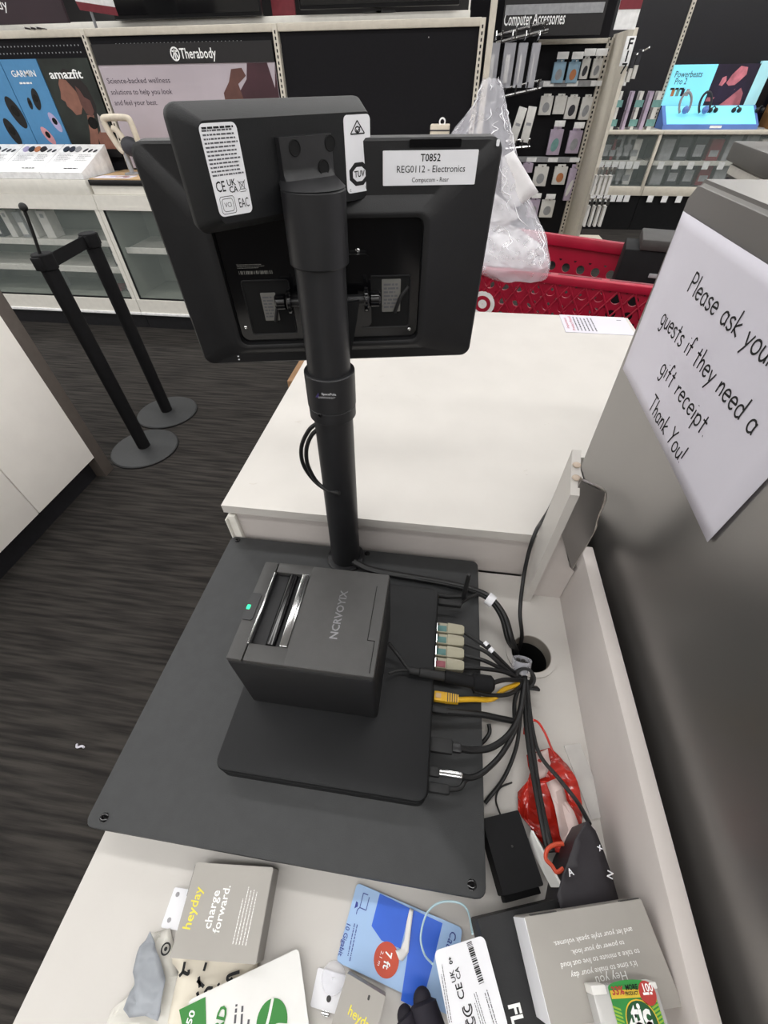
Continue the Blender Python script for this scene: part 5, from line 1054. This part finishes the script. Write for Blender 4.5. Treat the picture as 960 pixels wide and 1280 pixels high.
x, y = loc(F, 456, 1127); P = [(a*.62, b*.62) for a, b in ((-.010, -.006), (.010, -.006), (.010, .006), (-.008, .006), (-.010, .003), (-.010, -.006))]; Fd = F @ Matrix.Translation((x, y, 0)) @ Matrix.Rotation(R(-90), 4, 'Z')
strokes(o, 'blue_ink', Fd, [P[:2], P[1:3], P[2:4], P[4:6], [(.0062, -.0037), (.0087, -.0056), (.0124, -.0056)]], .0004, 'drawing', .0005); obj('drawing', MB(Fd).prism([(.0025, -.0093), (.0087, -.0093), (.0062, -.0062), (.003, -.007)], .0002, .0005), 'blue_ink', o, smooth=False)
tline('Cat 6', o, 'blue_ink', F, (567, 1165), (557, 1196), z=.0005)
Ft = F @ Matrix.Translation((0, 0, .0008)); crumple(o, 'torn_strip', 'card_white', Ft, PL2([(812, 186), (836, 198), (818, 330), (803, 482), (765, 540), (740, 530), (716, 468), (750, 460), (775, 400), (790, 280)]), .003, 2, 6, label='torn white paper strip')
# second grey carton at the bottom
o, F, w_, h_ = flat('grey_carton', 'small grey carton with yellow lettering half under the blue card', 'box', (441, 1220), (491, 1257), (452, 1317), (402, 1292), .806, .025, 'kraft_grey', .0012, part='carton')
tline('heyday', o, 'yellow_ink', F, (436, 1262), (466, 1287), bold=.012); x, y = loc(F, 461, 1247); obj('hang_hole', MB(F @ Matrix.Translation((x, y, 0))).slab(.002, .0035, .0, .0004, .0008), 'dark_grey', o)
# white hang tag on its loop
o, F, w_, h_ = flat('hang_tag', 'white hang tag with barcode and approval marks on a pale blue loop', 'tag', (539, 1194), (600, 1167), (642, 1290), (571, 1306), .838, .0014, 'label_white', .005)
tline('CE', o, 'ink', F, (578, 1249), (573, 1229), bold=.012, z=.0005); tline('UK', o, 'ink', F, (568, 1228), (564.5, 1213), bold=.012, z=.0005); tline('CA', o, 'ink', F, (574, 1224), (571, 1209), bold=.012, z=.0005); tline('0+', o, 'ink', F, (564.5, 1205), (562, 1196), bold=.03, z=.0005)
a, b = at_f(602, 1229, F), at_f(586, 1177, F); barcode(o, 'ink', F, (a.x+b.x)/2, (a.y+b.y)/2, (b-a).length, .0052, math.degrees(math.atan2(b.y-a.y, b.x-a.x)), z=.0005)
for p0, p1, h, n_ in (((563, 1278), (551, 1205), .004, 2), ((607, 1290), (592, 1240), .006, 3), ((622, 1290), (606, 1235), .005, 2)): gline(o, 'ink_grey', F, p0, p1, h, n_, fill=.3, seed=int(p0[0]))
for px, py in ((584, 1261), (588, 1277)): x, y = loc(F, px, py); strokes(o, 'ink', F @ Matrix.Translation((x, y, 0)) @ Matrix.Rotation(R(96), 4, 'Z'), [arc(0, 0, .0042, .0042, 60, 300), arc(.001, 0, .0026, .0026, 60, 300)], .0005, 'emblem', .0005)
mat('cord_pale', 'a9c4cc', .25, var=.05)
lp = [(325, 455), (268, 385), (245, 265), (288, 112), (378, 42), (495, 44), (558, 100), (590, 252)]
obj('loop', MB().tube([at_z(a/5.333+480, b/5.333+1120, .8395 if i in (0, 7) else .815) for i, (a, b) in enumerate(lp)], .0010, 8), 'cord_pale', o)
# dark glove tips
mat('glove_navy', '17131f', .75, var=.2)
t = thing('glove', 'dark navy glove fingertips lying between the blue card and hang tag', 'glove', at_z(530, 1285, .80))
obj('finger', MB().tube([at_z(528, 1249, .815), at_z(531, 1262, .815), at_z(539, 1285, .812), at_z(550, 1318, .808)], lambda u: .0130*min(1, .55+u*3), 14, 6).sphere(at_z(528, 1251, .815), .0088, 1, 1.1, .9), 'glove_navy', t)
obj('finger', MB().tube([at_z(506, 1268, .812), at_z(509, 1276, .812), at_z(516, 1295, .81), at_z(528, 1325, .808)], lambda u: .0105*min(1, .55+u*3), 14, 6).sphere(at_z(506, 1270, .812), .0072, 1, 1.1, .9), 'glove_navy', t)
# black cartons and the large grey one
o, F, w_, h_ = flat('black_carton', 'small black carton lying flat by the corner of the base plate', 'box', (609, 1022), (645, 1013), (683, 1106), (622, 1122), .812, .031, 'black_matte', .002, part='carton'); screw((w_*.05, h_*.05, 0), .0012, o, 'dark_grey', F)
obj('front_lip', MB(F).box(-w_*.45, w_*.45, -h_/2-.006, -h_/2, -.03, -.012, .001), 'black_matte', o)
o, F, w_, h_ = flat('black_carton', 'large black carton with white letters under the grey printed carton', 'box', (594, 1155), (738, 1108), (790, 1268), (636, 1295), .832, .051, 'black_plastic', .002, part='carton')
tline('FL', o, 'white_ink', F, (641, 1254), (648, 1283), bold=.03)
o, F, w_, h_ = flat('grey_carton', 'large grey carton with upside down white print on the black carton', 'box', (656, 1149), (798, 1120), (859, 1262), (690, 1283), .880, .0475, 'kraft_grey', .0018, part='carton', bev=.0008)
obj('side_panel', MB(F).box(-w_/2-.0006, -w_/2+.0003, -h_/2+.001, h_/2-.001, -.047, -.001), 'label_white', o, smooth=False); obj('tuck_flap', MB(F).box(-w_*.45, -w_*.23, h_/2-.0002, h_/2+.0006, -.006, .0004), 'dark_grey', o, smooth=False); obj('tuck_flap', MB(F).box(w_*.32, w_*.48, h_/2-.0002, h_/2+.0006, -.006, .0004), 'dark_grey', o, smooth=False)
for s_, px, py, wp in (('and let your style speak volumes.', 741, 1171, 98), ('to power up your look.', 747, 1184.5, 66), ('to take a minute to live out loud', 750, 1198, 98), ("It's time to make your day", 755, 1211.5, 82), ('Hey you', 764, 1222, 38)):
    tline(s_, o, 'white_ink', F, (px+wp/2, py-wp*.095), (px-wp/2, py+wp*.095), k=.9)
FT2, gw, gh = F, w_, h_
# mint box
mat('mint_clear', 'd9d8d6', .12, var=.02); MATS['mint_clear'].node_tree.nodes['Principled BSDF'].inputs['Alpha'].default_value = .55
mat('mint_green', '2d8a3e', .4, var=.1, scale=60); mat('mint_dark', '17512a', .4); mat('mint_yellow', 'd9b93a', .5); mat('mint_red', 'b03a34', .45); mat('mint_white', 'e8e6e2', .5)
o, F, w_, h_ = flat('mint_box', 'clear mint box with a green label lying on the large grey carton', 'box', (739, 1232), (823, 1228), (845, 1320), (762, 1326), .898, .0172, 'mint_clear', .006, part='clear_box', bev=.0015)
obj('mints', MB(F).slab(w_*.86, h_*.8, -.015, -.003, .006), 'mint_white', o); obj('cap', MB(F).box(-w_/2-.0004, -w_*.28, h_*.36, h_/2+.0004, -.0165, .0006, .001), 'mint_white', o); obj('cap', MB(F).box(w_*.40, w_/2+.0004, h_*.40, h_/2+.0004, -.0165, .0006, .001), 'mint_white', o)
lw = w_*.68; lx0 = w_*.09; lb = obj('label', MB(F).prism([(lx0-lw/2, -h_/2), (lx0+lw/2, -h_/2), (lx0+lw/2, h_*.46)]+[(lx0+lw*.5*math.cos(R(a)), h_*.46+h_*.10*math.sin(R(a))) for a in range(10, 180, 17)]+[(lx0-lw/2, h_*.46)], .0002, .0006), 'mint_green', o, smooth=False, label='green label with a yellow banner')
obj('banner', MB(F).box(lx0-lw*.48, lx0+lw*.48, h_*.30, h_*.42, .0006, .0009), 'mint_yellow', lb, smooth=False)
obj('badge', MB(F @ Matrix.Translation((lx0+lw*.34, h_*.355, 0))).lathe([(.0068, .0008), (.0068, .0012), (.0001, .0012)], 28, cap=False), 'mint_red', lb); tline('100', lb, 'white_ink', F, (802, 1235), (814, 1234), bold=.02, z=.0015); gline(lb, 'white_ink', F, (803, 1242), (815, 1241), .002, 1, fill=.7, z=.0015)
tline('33%', lb, 'mint_red', F, (764, 1239), (779, 1238), bold=.03, z=.0012); tline('MORE', lb, 'ink', F, (781, 1234.5), (796, 1233.5), k=1.1, bold=.03, z=.0012); tline('PRODUCT', lb, 'ink', F, (781, 1242), (797, 1241), k=1.2, bold=.03, z=.0012)
obj('name_plate', MB(F).slab(lw*.66, h_*.70, .0006, .001, .012, cx=lx0+lw*.04, cy=-h_*.09), 'mint_dark', lb); P = rrect(lw*.68, h_*.72, .012, 5, lx0+lw*.04, -h_*.09); strokes(lb, 'mint_yellow', F, [P+[P[0]]], .0004, 'outline', .0012)
tline('tic', lb, 'white_ink', F, (789, 1269), (813, 1268), bold=.04, z=.0014); tline('tac', lb, 'white_ink', F, (787, 1286), (817, 1284), bold=.04, z=.0014)
mb = MB(F)
for k in range(12):
    for sg in (-1, 1): yy = h_*.18-k*h_*.055; xx = lx0+sg*lw*.43; mb.add([(xx-.003, yy, .0007), (xx+.003, yy+sg*.002, .0007), (xx+.003, yy+.0012+sg*.002, .0007), (xx-.003, yy+.0012, .0007)], [[0, 1, 2, 3]])
obj('leaf_pattern', mb, 'lime', lb, smooth=False)
# red wrapper with a white band
mat('red_foil', 'b8281c', .22, var=.25, scale=40, coat=.5); mat('white_foil', 'cfb9b4', .35, var=.06, scale=40)
t = thing('candy_wrapper', 'shiny red wrapper with white bands and a red loop in the cable trough', 'wrapper', at_z(690, 1010, .781))
def w3(l): return [at_z(a/3.369+520, b/3.369+680, .787).xy for a, b in l]
crumple(t, 'foil', 'red_foil', FZ, w3([(468, 885), (560, 858), (640, 925), (682, 1020), (702, 1135), (695, 1210), (650, 1300), (560, 1300), (480, 1195), (428, 1120), (428, 1045), (462, 1005), (480, 960)]), .020, 4, 6, freq=34)
crumple(t, 'white_band', 'white_foil', FZ, w3([(540, 1012), (590, 990), (672, 1185), (630, 1290), (600, 1230)]), .014, 3, 6, z0=.010, freq=34, label='dull white band across the wrapper'); crumple(t, 'white_band', 'white_foil', FZ, w3([(488, 892), (548, 868), (560, 930), (540, 985), (500, 1000), (488, 950)]), .012, 3, 9, z0=.009, freq=34, label='dull white band at the wrapper top')
obj('loop', MB().tube([at_z(a/3.369+520, b/3.369+680, z) for a, b, z in ((455, 800, .79), (462, 760, .80), (485, 742, .806), (515, 752, .81), (545, 800, .81), (570, 860, .80), (590, 900, .797))], .0016, 8), 'red_foil', t)
obj('loop', MB().tube([at_z(a/4.8+600, b/4.8+990, .83) for a, b in ((500, 310), (450, 315), (405, 345), (395, 400), (430, 440), (460, 480), (500, 460))], .0022, 8), 'orange_print', t)
# upright white card, dark pouch
o = thing('white_card', 'thin white card wedged upright between black carton and red wrapper', 'card', at_z(680, 1080, .80)); a = [at_z(665, 1038, .812), at_z(661.5, 1055, .800), at_z(690, 1109, .814), at_z(703, 1109, .835)]
n_ = Vector((.0012, .0002, 0)); obj('card', MB().add([tuple(v-n_) for v in a]+[tuple(v+n_) for v in a], [[0, 1, 2, 3], [7, 6, 5, 4], [0, 4, 5, 1], [1, 5, 6, 2], [2, 6, 7, 3], [3, 7, 4, 0]]), 'card_white', o, smooth=False)
mat('pouch_dark', '29262b', .5, var=.15, scale=30)
t = thing('dark_pouch', 'dark peaked pouch with pale printed symbols against the side rail', 'pouch', at_z(735, 1080, .785))
ap, bl_, br_, ml_, mr_ = at_z(733, 1026, .845), at_z(696, 1114, .84), at_z(775, 1122, .835), at_z(712, 1068, .85), at_z(757, 1080, .85)
PF = frame((ap+bl_+br_)/3+Vector((0, 0, .0)), br_-bl_, ap-(bl_+br_)/2)
def pf(px, py): v = at_f(px, py, PF); return (v.x, v.y)
crumple(t, 'front_panel', 'pouch_dark', PF, [pf(733, 1025), pf(744, 1038), pf(756, 1068), pf(768, 1110), pf(776, 1135), pf(700, 1140), pf(694, 1118), pf(709, 1075), pf(717, 1050)], .006, 3, 5, freq=22)
obj('back_panel', MB().loft([[tuple(Vector(PF @ Vector((*pf(a, b), -.002)))) for a, b in ((733, 1027), (755, 1070), (772, 1125), (700, 1128), (712, 1070))], [tuple(Vector((*(PF @ Vector((*pf(a, b), -.002))).xy, .7805))) for a, b in ((733, 1027), (755, 1070), (772, 1125), (700, 1128), (712, 1070))]]), 'pouch_dark', t)
for s_, px, py, rot in (('x', 743.5, 1058, 30), ('N', 757, 1092, 70), ('A', 708, 1089, 20)): x, y = pf(px, py); text(s_, t, 'label_white', PF, x, y, .0085, rot, bold=.02, z=.0105)

# ================================================================ cables
mat('cable_black', '161617', .45, var=.1); mat('usb_beige', '9f9a86', .5, var=.04); mat('usb_teal', '4d7673', .4); mat('usb_red', '8c4550', .4); mat('yellow_plug', 'd3a321', .4, var=.05)
CONN = .846
def cable(lab, pts, r=.0027, m='cable_black', plugs=(), name='cable', group=None, n=9):
    P = [at_z(px, py, z) for px, py, z in pts]; o = thing(name, lab, 'cable', P[0], group); obj('cord', MB().tube(P, r, n), m, o)
    for p in plugs: p(o)
    return o
def usb(px, py, face):
    def f(o):
        y = at_z(px, py, CONN).y; z0, z1 = CONN-.0050, CONN+.0066
        obj('plug', MB().prism([(.049, y-.0084), (.0705, y-.0074), (.0735, y-.0050), (.0735, y+.0050), (.0705, y+.0074), (.049, y+.0084)], z0, z1, bev=.0008), 'usb_beige', o, label='beige square plug')
        obj('plug_nose', MB().box(.033, .049, y-.0076, y+.0076, z0+.001, z1-.001, .0008), 'usb_beige', o); obj('plug_face', MB().box(.0345, .0475, y-.0064, y+.0030, z1-.002, z1-.0004, .0005), face, o); obj('shell', MB().box(.0325, .0365, y-.0066, y+.0066, z0+.002, z1-.001), 'chrome', o, smooth=False)
    return f
ys = [(565, 788), (565, 802), (564, 817), (562, 832)]
def plug_end(i): v = at_z(*ys[i], CONN); return Vector((.073, v.y, CONN))
paths = [[(600, 803, .845), (618, 817, .84), (637, 836, .822), (650, 846, .81)], [(606, 814, .845), (625, 830, .835), (640, 843, .82), (652, 848, .81)], [(606, 826, .842), (628, 837, .83), (650, 848, .812)], [(606, 836, .84), (630, 840, .83), (652, 850, .812)]]
for i, lab in enumerate(('black cable with a white flag label and teal plug, nearest the antenna', 'black cable with a teal plug, second from the antenna', 'black cable with a teal plug, third from the antenna', 'black cable with a red faced beige plug')):
    o = thing('usb_cable', lab, 'cable', plug_end(i), 'beige plug cables'); P = [plug_end(i)]+[at_z(*p) for p in paths[i]]; obj('cord', MB().tube(P, .0030, 9), 'cable_black', o); usb(*ys[i], 'usb_red' if i == 3 else 'usb_teal')(o)
    if i == 0: a, b = at_z(605, 803, .845), at_z(616, 815, .842); fl_ = obj('flag_label', MB().cyl(a, b, .0042, n=14), 'label_white', o); obj('print', MB().cyl(a.lerp(b, .35), a.lerp(b, .62), .00428, n=14), 'ink', fl_)
# power lead: barrel and big ferrite in line
o = thing('power_cable', 'black power lead from the printer with a fat ferrite barrel', 'cable', at_z(560, 850, .85)); p0 = at_z(486, 806, .868)
obj('cord', MB().tube([at_z(486, 804, .885), at_z(497, 818, .874), at_z(513, 838, .868), at_z(530, 841, .866)], .0026, 9).tube([at_z(486, 842, .872), at_z(500, 838, .868), at_z(516, 837, .867)], .0016, 7).tube([at_z(612, 855, .853), at_z(630, 850, .836), at_z(652, 850, .815)], .0033, 9), 'cable_black', o)
obj('strain_relief', MB().cyl(at_z(512, 838, .867), at_z(524, 840, .866), .0048, n=16), 'black_rubber', o); obj('inline_plug', MB().cyl(at_z(523, 840, .866), at_z(556, 846, .860), .0062, n=20, bev=.0015), 'black_rubber', o)
obj('ferrite', MB().cyl(at_z(556, 845, .859), at_z(592, 853, .855), .0078, .0085, n=20).cyl(at_z(588, 852, .855), at_z(617, 856, .852), .0115, n=24, bev=.004), 'black_matte', o)
# yellow network cable
o = thing('network_cable', 'yellow network cable plugged into the computer box', 'cable', at_z(560, 873, .845)); y = at_z(560, 873, CONN).y
obj('plug', MB().box(.034, .049, y-.0062, y+.0062, CONN-.004, CONN+.0055, .001).prism([(.049, y-.0062), (.0665, y-.005), (.0665, y+.005), (.049, y+.0062)], CONN-.004, CONN+.0048), 'yellow_plug', o)
mb = MB()
for k in range(5): mb.box(.0515+k*.003, .0527+k*.003, y-.0058, y+.0058, CONN+.0046, CONN+.0052)
obj('boot_ribs', mb, 'dark_grey', o, smooth=False); obj('latch', MB().box(.036, .043, y-.003, y+.003, CONN+.0055, CONN+.0068), 'tan_wood', o, smooth=False)
obj('cord', MB().tube([Vector((.066, y, CONN)), at_z(592, 874, .842), at_z(610, 874.5, .836), at_z(620, 871, .832), at_z(630, 862, .826), at_z(648, 855, .814)], .0036, 10), 'yellow_plug', o)
# further plugs along the box edge
def plain(lab, py, px1, parts, pts, r, name='cable'):
    y = at_z(550, py, CONN).y; o = thing(name, lab, 'cable', (.05, y, CONN)); x1 = at_z(px1, py, CONN).x
    for (a, b, h, hz, m, pn) in parts: obj(pn, MB().box(.032+(x1-.032)*a, .032+(x1-.032)*b, y-h, y+h, CONN-hz, CONN+hz, min(h, hz)*.5), m, o)
    obj('cord', MB().tube([Vector((x1-.003, y, CONN))]+[at_z(*p) for p in pts], r, 9), 'cable_black', o); return o
plain('thick black cable leaving the box just below the yellow one', 888, 560, ((0, 1, .004, .004, 'black_rubber', 'plug'),), [(600, 893, .838), (625, 898, .828), (646, 902, .812)], .0042)
plain('black cable with a long flat plug below the yellow one', 932, 577, ((0, .72, .0085, .0045, 'black_rubber', 'plug'), (.7, 1, .0055, .004, 'black_smooth', 'boot')), [(592, 938, .838), (615, 934, .83), (637, 917, .822), (650, 890, .816), (656, 850, .812)], .0042)
plain('black cable with a silver sleeved plug near the plate front', 966, 578, ((0, .34, .0055, .0045, 'black_rubber', 'plug'), (.30, 1, .0036, .0042, 'chrome', 'sleeve')), [(590, 972, .838), (608, 962, .832), (630, 938, .824), (648, 900, .818), (656, 852, .812)], .0034)
plain('short black plug with a barrel end near the plate front', 986, 562, ((0, 1, .0052, .005, 'black_rubber', 'plug'),), [(575, 985, .842), (582, 975, .84), (592, 972, .836)], .0028)
plain('black cable with a moulded plug beside the antenna foot', 753, 577, ((0, 1, .005, .0045, 'black_rubber', 'plug'),), [(585, 748, .84), (598, 742, .838)], .0026)
for lab, pts, r in (('thin black cable curving from the tie down to the plate edge', [(655, 850, .812), (650, 900, .806), (645, 935, .80), (630, 972, .79), (606, 1004, .784)], .0026),
        ('black cable hanging from the tie over the red wrapper', [(658, 850, .812), (661, 900, .806), (668, 955, .81), (677, 1010, .812), (690, 1065, .815)], .0038),
        ('second black cable beside it from the tie over the wrapper', [(656, 850, .814), (657, 900, .808), (664, 955, .813), (674, 1012, .815), (684, 1062, .812)], .0030),
        ('thin black cable running aslant from the tie to the dark pouch', [(659, 850, .814), (664, 900, .808), (674, 942, .806), (700, 975, .808), (722, 1003, .815), (737, 1030, .832)], .0026),
        ('black cable crossing below the ferrite into the tie', [(592, 864, .846), (612, 869, .838), (635, 868, .828), (647, 860, .816), (656, 845, .812)], .0030),
        ('black cable looping from the yellow plug side to the bundle', [(650, 855, .812), (643, 880, .806), (646, 915, .802), (652, 880, .806), (657, 845, .812)], .0030),
        ('thin grey wire lying in the trough by the small black carton', [(640, 978, .783), (625, 985, .783), (620, 1000, .783), (626, 1020, .79)], .0011),
        ('black cable end hooked beside the plate edge', [(598, 932, .783), (606, 925, .785), (612, 915, .788), (611, 905, .79)], .0028)):
    cable(lab, pts, r)
# thick bundle from the pole into the cable hole, single riser cable, loops at the pole
hole = Vector((HC.x, HC.y, .70))
o = thing('cable_bundle', 'thick black cable bundle from the pole foot into the counter hole', 'cable', at_z(560, 730, .826))
B_ = [at_z(436, 700, .83), at_z(462, 712, .828), at_z(500, 720, .824), at_z(545, 728, .824), at_z(588, 738, .825), at_z(612, 750, .822), at_z(628, 772, .812), at_z(636, 800, .80)]
for k, (dx, dz) in enumerate(((0, 0), (.004, .004), (-.003, .005), (.001, .009))):
    obj('cord', MB().tube([p+Vector((dx*(i/7), dx*.8*(1-i/7), max(dz*(i/7), 0 if i else .002*k))) for i, p in enumerate(B_)]+[Vector((HC.x-.024+dx, HC.y+.006-dx, .77)), Vector((HC.x-.019+dx, HC.y+.004, .70))], .0044, 8), 'cable_black', o)
a, b = at_z(609, 747, .828), at_z(617, 753, .826); obj('white_tape', MB().cyl(a, b, .0105, n=18), 'label_white', o)
mb = MB(frame(at_z(433, 697, .835), (1, .3, 0), (-.2, 1, .6))).slab(.011, .007, 0, .0008, .001); obj('tie_tag', mb, 'label_white', o, label='white tag on the bundle at the pole foot')
p1, p2, p3 = at_y(650, 740, .40), at_y(656, 705, .445), at_y(664, 680, .455)
o = thing('riser_cable', 'single black cable rising from the counter hole past the white post', 'cable', (HC.x-.02, HC.y+.02, .70))
obj('cord', MB().tube([Vector((HC.x-.012, HC.y+.018, .70)), Vector((HC.x-.014, HC.y+.020, .785)), at_y(650, 765, .365), at_y(654, 725, .415), at_y(661, 690, .440), at_y(670, 664, .458), at_z(677, 652, .9036), at_z(688, 634, .9036), at_z(700, 606, .9036)], .0032, 9), 'cable_black', o)
t = thing('cable_loop', 'two black cables looping out of the pole below its collar', 'cable', at_y(380, 570, .43))
for k, pts in enumerate((((398, 528), (386, 538), (377, 558), (379, 580), (392, 600), (408, 612), (424, 617)), ((398, 536), (389, 545), (383, 562), (385, 582), (396, 602), (410, 613), (424, 616)))): obj('cord', MB().tube([at_y(*p, .437-.004*k-(.018 if 1 < i < 5 else .0)*0) if i < 5 else at_y(*p, .437-.012*(i-4)) for i, p in enumerate(pts)], .0029, 9), 'cable_black', t)
# velcro tie and the clear sleeve it holds
c = at_z(655, 846, .812); o = thing('cable_tie', 'black velcro tie bundling the cables beside the counter hole', 'cable tie', c)
Fv = frame(c, (1, 0, 0), (0, .8, .6)); obj('strap', MB(Fv).ring(.0115, .0150, -.009, .009, 28), 'black_rubber', o); obj('strap_end', MB(Fv).box(.006, .022, -.016, -.012, -.008, .008, .001), 'black_rubber', o)
s_ = at_z(652, 829, .815); obj('sleeve_end', MB(frame(s_, (1, 0, 0), (0, .75, -.66))).ring(.0125, .0142, -.012, .006, 28), 'clear_plastic', o, label='clear sleeve end full of cable ends')
mb = MB(frame(s_, (1, 0, 0), (0, .75, -.66)))
for k in range(7): a_ = 2*math.pi*k/6; rr_ = 0 if k == 6 else .0075; mb.cyl((rr_*math.cos(a_), rr_*math.sin(a_), -.014), (rr_*math.cos(a_), rr_*math.sin(a_), .002+.001*(k % 3)), .0030, n=12)
obj('cord_ends', mb, 'dark_grey', o)
